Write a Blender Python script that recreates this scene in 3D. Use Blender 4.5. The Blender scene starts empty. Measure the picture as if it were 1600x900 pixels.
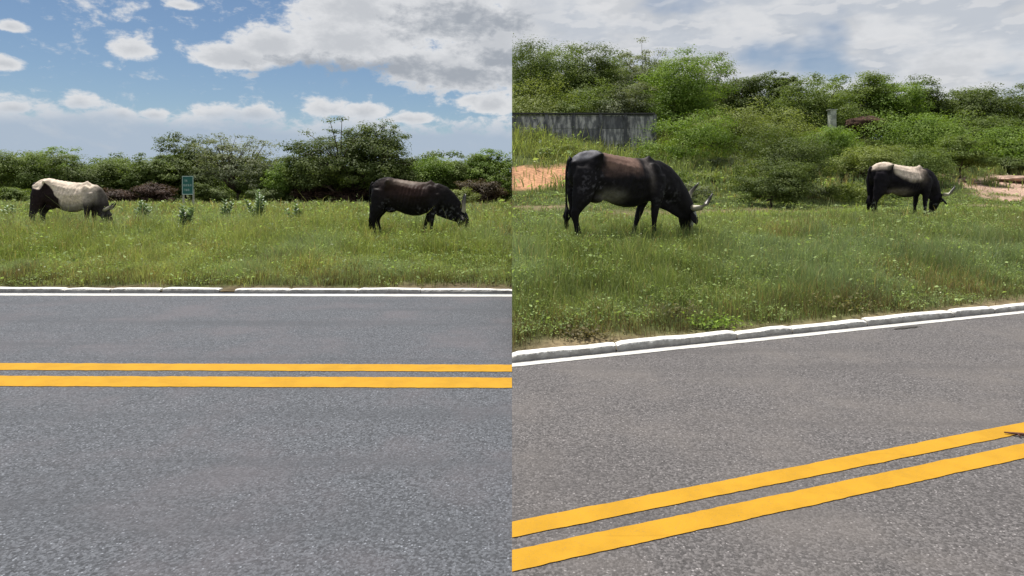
import bpy, math, random
import numpy as np
from mathutils import Vector, Matrix
R = math.radians
S = bpy.context.scene
COL = S.collection
rng = np.random.default_rng(7)
random.seed(7)

# ------------------------------------------------------------------ camera, light, sky, exposure
CAM_H = 1.5
cd = bpy.data.cameras.new('camera'); cam = bpy.data.objects.new('camera', cd); COL.objects.link(cam)
cam.location = (0, 0, CAM_H); cam.rotation_euler = (R(90), 0, 0)
cd.sensor_width = 36; cd.lens = 22.5; cd.shift_y = -0.1; cd.clip_start = 0.05; cd.clip_end = 6000
S.camera = cam
SUN_EL, SUN_AZ = 70, -35         # degrees; azimuth from +Y (ahead of the camera) towards +X
sl = bpy.data.lights.new('sun', 'SUN'); sl.energy = 4.6; sl.angle = R(0.5); sl.color = (1, 0.955, 0.89)
sun = bpy.data.objects.new('sun', sl); COL.objects.link(sun)
sd = Vector((math.sin(R(SUN_AZ))*math.cos(R(SUN_EL)), math.cos(R(SUN_AZ))*math.cos(R(SUN_EL)), math.sin(R(SUN_EL))))
sun.rotation_euler = sd.to_track_quat('Z', 'Y').to_euler()
S.view_settings.view_transform = 'Standard'; S.view_settings.look = 'None'
S.view_settings.exposure = 0.2; S.view_settings.gamma = 1
SEAM = 0.0

class NT:
    """tiny helper for writing node trees as expressions"""
    def __init__(s, nt): s.nt = nt; s.L = nt.links.new
    def n(s, typ, **kw):
        nd = s.nt.nodes.new(typ)
        for k, v in kw.items(): setattr(nd, k, v)
        return nd
    def put(s, sock, v):
        if isinstance(v, bpy.types.NodeSocket): s.L(v, sock)
        else: sock.default_value = v
    def m(s, op, a, b=0.0, c=0.0, clamp=False):
        nd = s.n('ShaderNodeMath', operation=op, use_clamp=clamp)
        s.put(nd.inputs[0], a); s.put(nd.inputs[1], b); s.put(nd.inputs[2], c)
        return nd.outputs[0]
    def ss(s, v, a, b):
        nd = s.n('ShaderNodeMapRange', interpolation_type='SMOOTHSTEP')
        s.put(nd.inputs[0], v); s.put(nd.inputs[1], a); s.put(nd.inputs[2], b)
        return nd.outputs[0]
    def noise(s, vec, scale, detail=4, rough=0.55, dist=0.0):
        nd = s.n('ShaderNodeTexNoise')
        if vec is not None: s.L(vec, nd.inputs['Vector'])
        nd.inputs['Scale'].default_value = scale; nd.inputs['Detail'].default_value = detail
        nd.inputs['Roughness'].default_value = rough; nd.inputs['Distortion'].default_value = dist
        return nd.outputs[0]
    def mix(s, f, a, b, typ='MIX'):
        nd = s.n('ShaderNodeMix', data_type='RGBA', blend_type=typ)
        s.put(nd.inputs[0], f)
        for i, v in ((6, a), (7, b)):
            if isinstance(v, bpy.types.NodeSocket): s.L(v, nd.inputs[i])
            else: nd.inputs[i].default_value = (*v, 1)
        return nd.outputs[2]

def make_world():
    w = bpy.data.worlds.new('World'); S.world = w; w.use_nodes = True
    nt = w.node_tree; nt.nodes.clear(); T = NT(nt)
    sky = T.n('ShaderNodeTexSky', sky_type='NISHITA', sun_disc=False)
    sky.sun_elevation = R(SUN_EL); sky.sun_rotation = R(SUN_AZ); sky.air_density = 1.0
    sky.dust_density = 0.2; sky.ozone_density = 4.0
    tc = T.n('ShaderNodeTexCoord'); D = tc.outputs['Generated']
    sp = T.n('ShaderNodeSeparateXYZ'); T.L(D, sp.inputs[0])
    az = T.m('ARCTAN2', sp.outputs[0], sp.outputs[1]); el = T.m('ARCSINE', sp.outputs[2])
    cmb = T.n('ShaderNodeCombineXYZ'); T.L(az, cmb.inputs[0]); T.L(T.m('MULTIPLY', el, 1.7), cmb.inputs[1]); P = cmb.outputs[0]
    n1 = T.noise(P, 11, 8, 0.62, .3); n2 = T.noise(P, 38, 6, 0.65, .2)
    nn = T.m('ADD', T.m('MULTIPLY', T.m('SUBTRACT', n1, 0.5), 2.0), T.m('MULTIPLY', T.m('SUBTRACT', n2, 0.5), 1.7))
    def blob(cx, cy, rx, ry, flat=1.6):                      # a cumulus at a bearing and elevation (given in thousandths)
        X = (cx-800)/1000; a = math.atan(X); e = math.atan((290-cy)/1000/math.sqrt(1+X*X))
        dx = T.m('DIVIDE', T.m('SUBTRACT', az, a), rx/1000*math.cos(a)**2)
        dy = T.m('DIVIDE', T.m('SUBTRACT', el, e), ry/1000*math.cos(a))
        dy = T.m('MAXIMUM', dy, T.m('MULTIPLY', dy, -flat))
        return T.m('SUBTRACT', 1, T.m('SQRT', T.m('ADD', T.m('MULTIPLY', dx, dx), T.m('MULTIPLY', dy, dy))))
    def mx(lst):
        o = lst[0]
        for v in lst[1:]: o = T.m('MAXIMUM', o, v)
        return o
    small = mx([blob(205, 78, 52, 36), blob(5, 100, 45, 22), blob(15, 42, 40, 16), blob(125, 160, 48, 26), blob(285, 8, 40, 14), blob(345, 178, 60, 22), blob(400, 180, 45, 18), blob(190, 180, 38, 17), blob(240, 180, 36, 14), blob(510, 172, 55, 24), blob(570, 176, 60, 20), blob(640, 186, 60, 16), blob(20, 170, 40, 15), blob(740, 160, 30, 18)])
    big = mx([blob(370, 92, 100, 30), blob(430, 75, 90, 45), blob(540, 70, 150, 70), blob(560, 20, 130, 60), blob(700, 30, 190, 75, 1.2),
              blob(720, 110, 160, 50, 1.2), blob(785, 60, 120, 90, 1), blob(770, 165, 55, 28), blob(840, 40, 150, 150, 1)])
    right = T.m('MULTIPLY', T.ss(az, -0.02, 0.10), 1.0)
    # the cover goes on outside the frame: broken cumulus by noise
    far = T.m('MULTIPLY', T.ss(T.m('ABSOLUTE', az), 0.72, 1.1), T.m('SUBTRACT', T.noise(P, 3.0, 5, 0.55), 0.42))
    up = T.m('MULTIPLY', T.ss(el, 0.33, 0.6), T.m('SUBTRACT', T.noise(P, 2.6, 5, 0.55), 0.45))
    lowb = T.m('ADD', T.m('SUBTRACT', 0.117, el), T.m('MULTIPLY', T.m('SUBTRACT', T.noise(P, 8, 3, .5), .5), .05)); low = T.m('MULTIPLY', lowb, 14)     # bank of cloud low over the horizon
    dens = T.m('ADD', mx([T.m('MULTIPLY', small, 1.0), T.m('MULTIPLY', big, 1.3), T.m('MULTIPLY', right, 0.9), T.m('MULTIPLY', far, 3), T.m('MULTIPLY', up, 3), low]), T.m('MULTIPLY', nn, 0.72))
    mask = T.ss(dens, 0.03, 0.46)
    lowmask = T.ss(lowb, 0.004, 0.042)
    # grey bellies
    grey = T.m('ADD', mx([blob(720, 35, 170, 40, 1), blob(520, 105, 130, 34, 1), blob(720, 118, 130, 26, 1), blob(790, 95, 90, 26, 1), blob(610, 105, 120, 20, 1)]), T.m('MULTIPLY', nn, 1.0))
    gm = T.m('MULTIPLY', T.ss(grey, -0.15, 0.95), 0.85)
    core = T.m('MULTIPLY', T.ss(dens, 0.3, 1.2), T.m('SUBTRACT', 0.42, T.m('MULTIPLY', right, .30)))
    n3 = T.noise(P, 7, 5, 0.6)
    rg = T.m('MULTIPLY', right, T.ss(n3, 0.42, 0.62))
    g = T.m('MAXIMUM', gm, T.m('MAXIMUM', core, T.m('MULTIPLY', rg, 0.34)))
    ccol = T.mix(g, (0.90, 0.91, 0.93), (0.37, 0.41, 0.47))
    ccol = T.mix(T.m('MULTIPLY', lowmask, T.m('SUBTRACT', 1.0, T.m('MULTIPLY', T.ss(n1, .5, .7), .35))), ccol, (0.50, 0.60, 0.73))
    mp4 = T.n('ShaderNodeMapping'); T.L(P, mp4.inputs[0]); mp4.inputs['Scale'].default_value = (1, 1.5, 1); n4 = T.noise(mp4.outputs[0], 9, 9, .52, 0)
    mp5 = T.n('ShaderNodeMapping'); T.L(mp4.outputs[0], mp5.inputs[0]); mp5.inputs['Location'].default_value = (0, .022, 0); n5 = T.noise(mp5.outputs[0], 9, 9, .52, 0)
    puff = T.m('MULTIPLY', right, T.ss(T.m('SUBTRACT', n4, n5), .01, .07))
    ccol = T.mix(T.m('MULTIPLY', right, T.m('MULTIPLY', T.ss(n4, .40, .58), .62)), ccol, (0.54, 0.60, 0.69)); ccol = T.mix(T.m('MULTIPLY', puff, .55), ccol, (0.92, 0.92, 0.93))
    gap = T.m('MULTIPLY', right, T.m('MULTIPLY', T.ss(T.noise(P, 5, 4, 0.5), 0.52, 0.68), 0.75))
    mask = T.m('MULTIPLY', T.m('MULTIPLY', mask, T.m('SUBTRACT', 1, gap)), 0.97)
    b1 = T.n('ShaderNodeBackground'); b2 = T.n('ShaderNodeBackground'); b1.inputs[1].default_value = 0.070; b2.inputs[1].default_value = 0.72
    T.L(sky.outputs[0], b1.inputs[0]); T.L(ccol, b2.inputs[0])
    mi = T.n('ShaderNodeMixShader'); T.L(mask, mi.inputs[0]); T.L(b1.outputs[0], mi.inputs[1]); T.L(b2.outputs[0], mi.inputs[2])
    o = T.n('ShaderNodeOutputWorld'); T.L(mi.outputs[0], o.inputs[0])
make_world()

# ------------------------------------------------------------------ helpers
def px(x, y, Y):  # bearing of the photograph -> a place in the world at distance Y
    return Vector(((x-800)/1000*Y, Y, CAM_H-(y-290)/1000*Y))
def tag(o, label=None, cat=None, group=None, kind=None):
    if label: o['label'] = label
    if cat: o['category'] = cat
    if group: o['group'] = group
    if kind: o['kind'] = kind
    return o
def mesh_obj(name, V, F, mat, parent=None, smooth=False, col=None):
    me = bpy.data.meshes.new(name)
    V = np.asarray(V, dtype=np.float32)
    if isinstance(F, np.ndarray):
        k = F.shape[1]; me.vertices.add(len(V)); me.vertices.foreach_set('co', V.ravel())
        me.loops.add(F.size); me.loops.foreach_set('vertex_index', F.ravel().astype(np.int32))
        me.polygons.add(len(F)); me.polygons.foreach_set('loop_start', np.arange(0, F.size, k, dtype=np.int32))
        me.polygons.foreach_set('loop_total', np.full(len(F), k, dtype=np.int32)); me.update(calc_edges=True)
    else:
        me.from_pydata(V.tolist(), [], F); me.update()
    if smooth: me.polygons.foreach_set('use_smooth', np.ones(len(me.polygons), dtype=bool))
    if col is not None:
        a = me.color_attributes.new('tint', 'FLOAT_COLOR', 'POINT')
        c = np.ones((len(V), 4), dtype=np.float32); c[:, :3] = col; a.data.foreach_set('color', c.ravel())
    if mat: me.materials.append(mat)
    return link(name, me, parent)
def link(name, me, parent=None):
    o = bpy.data.objects.new(name, me); COL.objects.link(o)
    if parent: o.parent = parent
    return o
def empty(name, loc, rz=0, s=1):
    o = bpy.data.objects.new(name, None); COL.objects.link(o); o.location = loc; o.rotation_euler = (0, 0, rz); o.scale = (s, s, s)
    o.empty_display_size = 0.3
    return o
def copy_thing(src, loc, rz=0, s=1.0):
    r = src.copy(); COL.objects.link(r); r.location = loc; r.rotation_euler = (0, 0, rz); r.scale = (s, s, s) if isinstance(s, (int, float)) else s
    for ch in list(src.children):
        c = ch.copy(); COL.objects.link(c); c.parent = r
        for g in list(ch.children):
            d = g.copy(); COL.objects.link(d); d.parent = c
    return r
_h = np.random.default_rng(99).random((256, 256))
def vn(x, y, sc=1.0, oct=3):  # value noise, 0..1
    x = np.asarray(x, float)*sc; y = np.asarray(y, float)*sc; t = 0; a = 1; s = 0
    for o in range(oct):
        xi = np.floor(x).astype(int); yi = np.floor(y).astype(int); fx = x-xi; fy = y-yi
        fx = fx*fx*(3-2*fx); fy = fy*fy*(3-2*fy)
        g = lambda i, j: _h[(i+17*o) % 256, (j+31*o) % 256]
        v = (g(xi, yi)*(1-fx)+g(xi+1, yi)*fx)*(1-fy)+(g(xi, yi+1)*(1-fx)+g(xi+1, yi+1)*fx)*fy
        t = t+v*a; s += a; a *= .5; x = x*2.03+5.1; y = y*2.03+9.7
    return t/s
def sst(v, a, b):
    t = np.clip((v-a)/(b-a), 0, 1); return t*t*(3-2*t)

def mat_new(name):
    m = bpy.data.materials.new(name); m.use_nodes = True; nt = m.node_tree; nt.nodes.clear(); T = NT(nt)
    b = T.n('ShaderNodeBsdfPrincipled'); o = T.n('ShaderNodeOutputMaterial'); T.L(b.outputs[0], o.inputs[0])
    return m, T, b, o
def bump(T, b, h, strength=0.3, dist=0.01):
    n = T.n('ShaderNodeBump'); n.inputs['Strength'].default_value = strength; n.inputs['Distance'].default_value = dist
    T.L(h, n.inputs['Height']); T.L(n.outputs[0], b.inputs['Normal'])
def plain(name, c, rough=0.7, var=0.25, scale=8, spec=0.3, bs=0.2):
    m, T, b, o = mat_new(name); tc = T.n('ShaderNodeTexCoord').outputs['Object']
    n = T.noise(tc, scale, 5, 0.6); d = tuple(v*(1-var) for v in c); l = tuple(min(1, v*(1+var)) for v in c)
    T.L(T.mix(T.ss(n, .3, .7), d, l), b.inputs['Base Color']); b.inputs['Roughness'].default_value = rough
    b.inputs['Specular IOR Level'].default_value = spec; bump(T, b, n, bs, 0.01)
    return m
def leafy(name, trans=0.3, gain=1.0, rough=0.6, spec=0.25):
    m, T, b, o = mat_new(name)
    a = T.n('ShaderNodeAttribute', attribute_name='tint').outputs['Color']
    c = T.mix(1.0, a, (gain, gain, gain), 'MULTIPLY')
    T.L(c, b.inputs['Base Color']); b.inputs['Roughness'].default_value = rough; b.inputs['Specular IOR Level'].default_value = spec
    tr = T.n('ShaderNodeBsdfTranslucent'); T.L(T.mix(1.0, c, (1.15, 1.2, 0.6), 'MULTIPLY'), tr.inputs[0])
    mi = T.n('ShaderNodeMixShader'); mi.inputs[0].default_value = trans
    T.L(b.outputs[0], mi.inputs[1]); T.L(tr.outputs[0], mi.inputs[2]); T.L(mi.outputs[0], o.inputs[0])
    return m
M_leaf = leafy('leaf', 0.38, 1.8); M_grass = leafy('grass_blade', 0.42, 1.16)
M_bark = plain('bark', (0.10, 0.075, 0.055), 0.9, 0.35, 20)

def asphalt(name, base, warm):
    m, T, b, o = mat_new(name); tc = T.n('ShaderNodeTexCoord').outputs['Object']
    v = T.n('ShaderNodeTexVoronoi', feature='F1'); T.L(tc, v.inputs['Vector']); v.inputs['Scale'].default_value = 85
    chip = T.n('ShaderNodeSeparateColor'); T.L(v.outputs['Color'], chip.inputs[0])
    fine = T.noise(tc, 75, 5, 0.75); mid = T.noise(tc, 30, 5, 0.7); big = T.noise(tc, 1.1, 5, 0.6)
    mp = T.n('ShaderNodeMapping'); T.L(tc, mp.inputs[0]); mp.inputs['Scale'].default_value = (0.12, 1.6, 1); mp.inputs['Rotation'].default_value = (0, 0, warm[3])
    lane = T.noise(mp.outputs[0], 1.4, 4, 0.6)
    base2 = T.mix(T.ss(chip.outputs[0], 0.15, 0.95), tuple(c*0.55 for c in base), tuple(c*1.42 for c in base))
    base2 = T.mix(T.m('MULTIPLY', T.ss(chip.outputs[1], 0.90, 0.97), T.ss(v.outputs['Distance'], 0.55, 0.25)), base2, tuple(min(1, c*3.4) for c in base))
    base2 = T.mix(T.ss(fine, 0.52, 0.36), base2, tuple(c*0.38 for c in base)); base2 = T.mix(T.m('MULTIPLY', T.ss(fine, 0.56, 0.70), .7), base2, tuple(c*2.1 for c in base))
    base2 = T.mix(T.m('MULTIPLY', T.ss(mid, 0.35, 0.7), 0.28), base2, tuple(c*1.55 for c in base))
    base2 = T.mix(T.m('MULTIPLY', T.ss(big, 0.42, 0.70), 0.55), base2, warm[:3])
    base2 = T.mix(T.m('MULTIPLY', T.ss(lane, 0.46, 0.70), 0.55), base2, tuple(c*0.72 for c in base))
    T.L(base2, b.inputs['Base Color']); b.inputs['Roughness'].default_value = 0.78; b.inputs['Specular IOR Level'].default_value = 0.3
    h = T.m('ADD', T.m('MULTIPLY', v.outputs['Distance'], -0.8), T.m('MULTIPLY', fine, 0.8))
    bump(T, b, h, 1.0, 0.006)
    return m
M_asL = asphalt('asphalt_blue_grey', (0.104, 0.110, 0.122), (0.138, 0.125, 0.134, -0.012))
M_asR = asphalt('asphalt_warm_grey', (0.128, 0.119, 0.117), (0.172, 0.154, 0.142, 0.35))
def paint(name, c, wear):
    m, T, b, o = mat_new(name); tc = T.n('ShaderNodeTexCoord').outputs['Object']
    n = T.noise(tc, 140, 4, 0.7); k = T.noise(tc, 5, 5, 0.6)
    mp = T.n('ShaderNodeMapping'); T.L(tc, mp.inputs[0]); mp.inputs['Rotation'].default_value = (0, 0, -0.354); mp.inputs['Scale'].default_value = (0.5, 14, 1)
    st = T.noise(mp.outputs[0], 1.6, 4, 0.6)
    cc = T.mix(T.ss(k, .35, .7), c, tuple(v*0.86 for v in c))
    cc = T.mix(T.m('MULTIPLY', T.ss(st, .58, .72), 0.35), cc, tuple(v*0.72 for v in c))
    cc = T.mix(T.m('MULTIPLY', T.ss(n, .57, .72), wear), cc, (0.14, 0.13, 0.12))
    sc = T.noise(tc, 2.2, 6, .7); cc = T.mix(T.m('MULTIPLY', T.ss(sc, .55, .75), .35), cc, tuple(v*.6 for v in c))
    T.L(cc, b.inputs['Base Color']); b.inputs['Roughness'].default_value = 0.8; b.inputs['Specular IOR Level'].default_value = .12; bump(T, b, n, 0.5, 0.004)
    return m
M_yel = paint('yellow_road_paint', (0.53, 0.285, 0.024), 0.5)
M_wht = paint('white_road_paint', (0.66, 0.65, 0.61), 0.7)

# ------------------------------------------------------------------ terrain (two stretches of verge meeting on the line X = 0)
TL, TR = -0.0125, math.tan(R(20.3))             # slope of the two roads' edges
YL, YR = 8.90, 5.435                            # kerb face where it crosses X = 0
cR = math.cos(R(20.3))
def sL(X, Y): return Y-(YL+TL*X)
def sR(X, Y): return (Y-(YR+TR*X))*cR
PL = ([-1, 0.0, 0.15, 0.5, 2.5, 5, 9, 20, 36, 60, 400, 3000], [.012, .015, .035, .07, .20, .27, .28, .28, .22, .2, .3, .3])
PR = ([-1, 0.0, 0.14, 0.6, 1.6, 3.4, 5, 12.5, 15.2, 19, 23, 28.6, 36, 46, 70, 400, 3000], [.012, .015, .035, .10, .28, .53, .58, .60, .85, 1.6, 2.6, 3.95, 5.2, 6.4, 7.5, 8, 8])
def zL(X, Y):
    s = sL(X, Y); return np.interp(s, *PL)+(vn(X, Y, .5, 3)-.5)*.14*sst(s, .3, 3)
def zR(X, Y):
    s = sR(X, Y); return np.interp(s, *PR)+(vn(X+40, Y, .4, 3)-.5)*(.16*sst(s, .3, 3)+.5*sst(s, 14, 26))
def dirtL(X, Y):
    s = sL(X, Y); n = vn(X, Y, .35, 4); n2 = vn(X+9, Y+3, 1.6, 3)
    edge = (1-sst(s+(n2-.5)*1.1, .0, .55))*.8
    back = sst(s, 25, 29)*(1-sst(s, 36, 40))*sst(n, .38, .62)
    pale = sst(X, -5.5, -2.5)*sst(s, 19, 24)*(1-sst(s, 36, 44))*sst(n, .25, .5)
    return np.clip(np.maximum(np.maximum(edge, back*.8), pale), 0, 1)
def dirtR(X, Y):
    s = sR(X, Y); n = vn(X+3, Y, .4, 4); n2 = vn(X+9, Y+3, 1.8, 3)
    edge = 1-sst(s+(n2-.5)*.6, .05, .5)
    a = (1-sst(X+(n-.5)*1.5, 3.0, 4.0))*sst(s+(n2-.5)*.8, 17.6, 18.4)*(1-sst(s+(n2-.5), 21.8, 22.8))
    a2 = (1-sst(X+(n-.5)*2, 2.4, 3.4))*sst(s+(n2-.5)*.5, 13.8, 14.1)*(1-sst(s+(n2-.5)*.5, 14.5, 14.9))
    b = sst(X+(n-.5)*4, 22.5, 24)*sst(s+(n-.5)*3, 14.6, 15.6)*(1-sst(s+(n-.5)*2, 20.2, 21.4))*sst(vn(X*1+60, Y, .8, 3), .2, .4)
    c = sst(n, .45, .62)*sst(s, 8.5, 10)*(1-sst(s, 12.5, 14))*.75
    return np.clip(np.maximum.reduce([edge, a, a2, b, c]), 0, 1)
def grid(xs, ss, fy, fz, fcol, name, skirt_x):
    X, Sg = np.meshgrid(xs, ss, indexing='ij'); Y = fy(X, Sg); Z = fz(X, Y); nx, ny = X.shape
    V = np.stack([X, Y, Z], -1).reshape(-1, 3); c = fcol(X, Y).reshape(-1, 3)
    idx = np.arange(nx*ny).reshape(nx, ny)
    F = np.stack([idx[:-1, :-1], idx[1:, :-1], idx[1:, 1:], idx[:-1, 1:]], -1).reshape(-1, 4)
    # earth face that closes the stretch on its seam side
    row = idx[skirt_x]; low = V[row].copy(); low[:, 2] = -0.1; b0 = len(V)
    V = np.vstack([V, low]); c = np.vstack([c, np.tile((.16, .11, .07), (ny, 1))])
    k = np.arange(ny-1); f2 = np.stack([row[:-1], b0+k, b0+k+1, row[1:]], -1)
    if skirt_x == -1: f2 = f2[:, ::-1]
    return V, np.vstack([F, f2]), c
def soilcol(dm, X, Y, a, b, c):
    n = vn(X, Y, 2.2, 3)[..., None]
    g = np.array(a)*(1-n)+np.array(b)*n
    return g*(1-dm[..., None])+np.array(c)*(.8+.4*n)*dm[..., None]
def colL(X, Y):
    return soilcol(dirtL(X, Y), X, Y, (.045, .065, .02), (.10, .11, .04), (.15, .11, .07))
def colR(X, Y):
    d = dirtR(X, Y); s = sR(X, Y)
    c = soilcol(d, X, Y, (.05, .07, .02), (.10, .12, .04), (.22, .17, .10))
    o = (sst(s, 16, 17.2)*(1-sst(X, 6, 9)))[..., None]*d[..., None]
    p = (sst(X, 15, 19)*sst(s, 11, 13))[..., None]*d[..., None]
    n = vn(X, Y, 1.5, 4)[..., None]
    c = c*(1-o)+o*(np.array((.46, .25, .14))*(.75+.5*n)); c = c*(1-p)+p*(np.array((.44, .30, .23))*(.55+.9*n))
    return c
def soil_mat():
    m, T, b, o = mat_new('soil'); tc = T.n('ShaderNodeTexCoord').outputs['Object']
    a = T.n('ShaderNodeAttribute', attribute_name='tint').outputs['Color']; n = T.noise(tc, 7, 6, 0.65)
    T.L(T.mix(1.0, a, T.mix(T.ss(n, .3, .7), (.6, .6, .6), (1.35, 1.35, 1.35)), 'MULTIPLY'), b.inputs['Base Color'])
    b.inputs['Roughness'].default_value = 0.95; b.inputs['Specular IOR Level'].default_value = 0.1; bump(T, b, n, 0.8, 0.06)
    return m
M_soil = soil_mat()
xs = np.concatenate([[-3000, -1200, -500, -250, -150], np.arange(-100, -50, 2), np.arange(-50, 0.01, .4)]); xs[-1] = 0
ss = np.concatenate([[-.12], np.arange(0.0, 2, .12), np.arange(2, 12, .25), np.arange(12, 60, .6), np.arange(60, 120, 4), [160, 250, 500, 1000, 2500]])
V, F, c = grid(xs, ss, lambda X, Sg: YL+.14+TL*X+Sg, zL, colL, 'l', -1)
tag(mesh_obj('grass_verge_ground', V, F, M_soil, col=c, smooth=True), kind='structure')
xs = np.concatenate([np.arange(0, 50.01, .4), np.arange(52, 100, 2), [120, 150, 250, 500, 1200, 3000]])
V, F, c = grid(xs, ss, lambda X, Sg: YR+.13+TR*X+Sg/cR, zR, colR, 'r', 0)
tag(mesh_obj('hillside_ground', V, F, M_soil, col=c, smooth=True), kind='structure')
b = 3500
tag(mesh_obj('ground', [(-b, -b, -.06), (b, -b, -.06), (b, b, -.06), (-b, b, -.06)], [(0, 1, 2, 3)], plain('far_ground', (.12, .12, .06), .95, .3, .5)), kind='structure')

# ------------------------------------------------------------------ roads and painted lines
def strip(name, mat, y0, y1, slope, side, z, parent=None, ragged=0.0, seed=0, kind=None):
    """sheet between two parallel lines Y = y + slope X, on one side of X = 0, edges slightly ragged"""
    xs = np.concatenate([np.arange(0, 14, .03 if ragged else 2.0), np.arange(14, 121, 2.0)])*side
    r = np.random.default_rng(seed); V = []
    e0 = (vn(xs, xs*0+seed, 9, 2)-.5)*ragged+(r.random(len(xs))-.5)*ragged*.5
    e1 = (vn(xs, xs*0+seed+50, 9, 2)-.5)*ragged+(r.random(len(xs))-.5)*ragged*.5
    for i, x in enumerate(xs): V += [(x, y0+slope*x+e0[i], z), (x, y1+slope*x+e1[i], z)]
    F = [(2*i, 2*i+2, 2*i+3, 2*i+1) if side > 0 else (2*i, 2*i+1, 2*i+3, 2*i+2) for i in range(len(xs)-1)]
    o = mesh_obj(name, V, F, mat, parent)
    if not parent: tag(o, kind='structure')
    return o
roadL = strip('road', M_asL, -3.5, YL+.02, TL, -1, 0.0)
roadR = strip('road', M_asR, -3.5, YR+.02, TR, 1, 0.0)
strip('yellow_line', M_yel, 5.15, 5.35, TL*.9, -1, .004, roadL, .012, 3)
strip('yellow_line', M_yel, 4.735, 4.99, TL*.9, -1, .004, roadL, .012, 5)
strip('edge_line', M_wht, 8.63, 8.80, TL, -1, .004, roadL, .014, 7)
strip('yellow_line', M_yel, 2.722, 2.852, .3702, 1, .004, roadR, .008, 9)
strip('yellow_line', M_yel, 2.483, 2.627, .367, 1, .004, roadR, .008, 11)
strip('edge_line', M_wht, 5.285, 5.385, TR, 1, .004, roadR, .010, 13)

# ------------------------------------------------------------------ kerbs: cast stones, chipped, white on top
def kerb_mat():
    m, T, b, o = mat_new('kerb_paint'); tc = T.n('ShaderNodeTexCoord').outputs['Object']; ge = T.n('ShaderNodeNewGeometry')
    a = T.n('ShaderNodeAttribute', attribute_name='tint').outputs['Fac']
    n = T.noise(tc, 22, 5, 0.65); w = T.m('MULTIPLY', T.ss(T.m('ADD', a, T.m('MULTIPLY', T.m('SUBTRACT', n, .5), 1.3)), .35, .62), T.m('SUBTRACT', 1, T.m('MULTIPLY', T.ss(T.noise(tc, 3.5, 6, .7), .56, .68), .65)))
    conc = T.mix(T.ss(T.noise(tc, 9, 4, .6), .3, .7), (.28, .265, .24), (.45, .435, .40))
    T.L(T.mix(w, conc, (.84, .82, .76)), b.inputs['Base Color']); b.inputs['Roughness'].default_value = .85; bump(T, b, n, .5, .01)
    return m
M_kerb = kerb_mat()
def kerb_stone(parent, x0, x1, yf, slope, h, w, side, seed):
    r = np.random.default_rng(seed); L = abs(x1-x0); n = max(8, int(L/.05)); xs_ = np.linspace(x0, x1, n+1)
    prof = [(0, -.05), (0, h*.45), (.006, h*.9), (.022, h), (w*.5, h+.003), (w, h-.004), (w, -.05)]
    tint = [0, 0.05, .62, 1, 1, .9, .3]; V = []; C = []
    chip = (vn(xs_, xs_*0+seed*3.7, 3.0, 3)-.5)*.055
    for i, x in enumerate(xs_):
        end = min(i, n-i)/n*L; dr = -.014*max(0, 1-end/.05)*(r.random()*.7+.3)
        for j, (py, pz) in enumerate(prof):
            k = 1 if 1 <= j <= 3 else (.3 if j > 3 and j < 6 else 0)
            jy = chip[i]*(1 if j in (2, 3) else .35)+(r.random()-.5)*.006
            V.append((x, yf+slope*x+py+max(jy, -.004)*k, pz+(dr+chip[i]*.35)*(1 if 2 <= j <= 5 else 0)))
            C.append((tint[j]-.35*(chip[i] < -.008)*(j == 2),)*3)
    m = len(prof); F = [(i*m+j, (i+1)*m+j, (i+1)*m+j+1, i*m+j+1) if x1 > x0 else (i*m+j, i*m+j+1, (i+1)*m+j+1, (i+1)*m+j) for i in range(n) for j in range(m-1)]
    F += [tuple(range(m)), tuple(reversed([n*m+j for j in range(m)]))]
    return mesh_obj('kerb_stone', V, F, M_kerb, parent, col=np.array(C))
kL = tag(empty('kerb', (0, 0, 0)), kind='structure'); kR = tag(empty('kerb', (0, 0, 0)), kind='structure')
def kx(x): return (x-800)/1000*9.0
brk = [(-900, -560), (-552, -240), (-235, 100), (101, 172), (175, 251), (256, 344), (369, 452), (453, 560), (561, 658), (659, 800)]
for i, (a, b2) in enumerate(brk):
    o = kerb_stone(kL, kx(a), min(kx(b2), 0), YL, TL, .054+.01*((i*7) % 3-1)*.5, .135, -1, 20+i)
    if i >= 5: pass
x = 0.0; i = 0
while x < 34:
    L = 0.95+.35*math.sin(i*2.1); kerb_stone(kR, x, x+L-.012, YR, TR, .062+.006*math.sin(i*1.7), .125, 1, 50+i); x += L; i += 1
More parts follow.
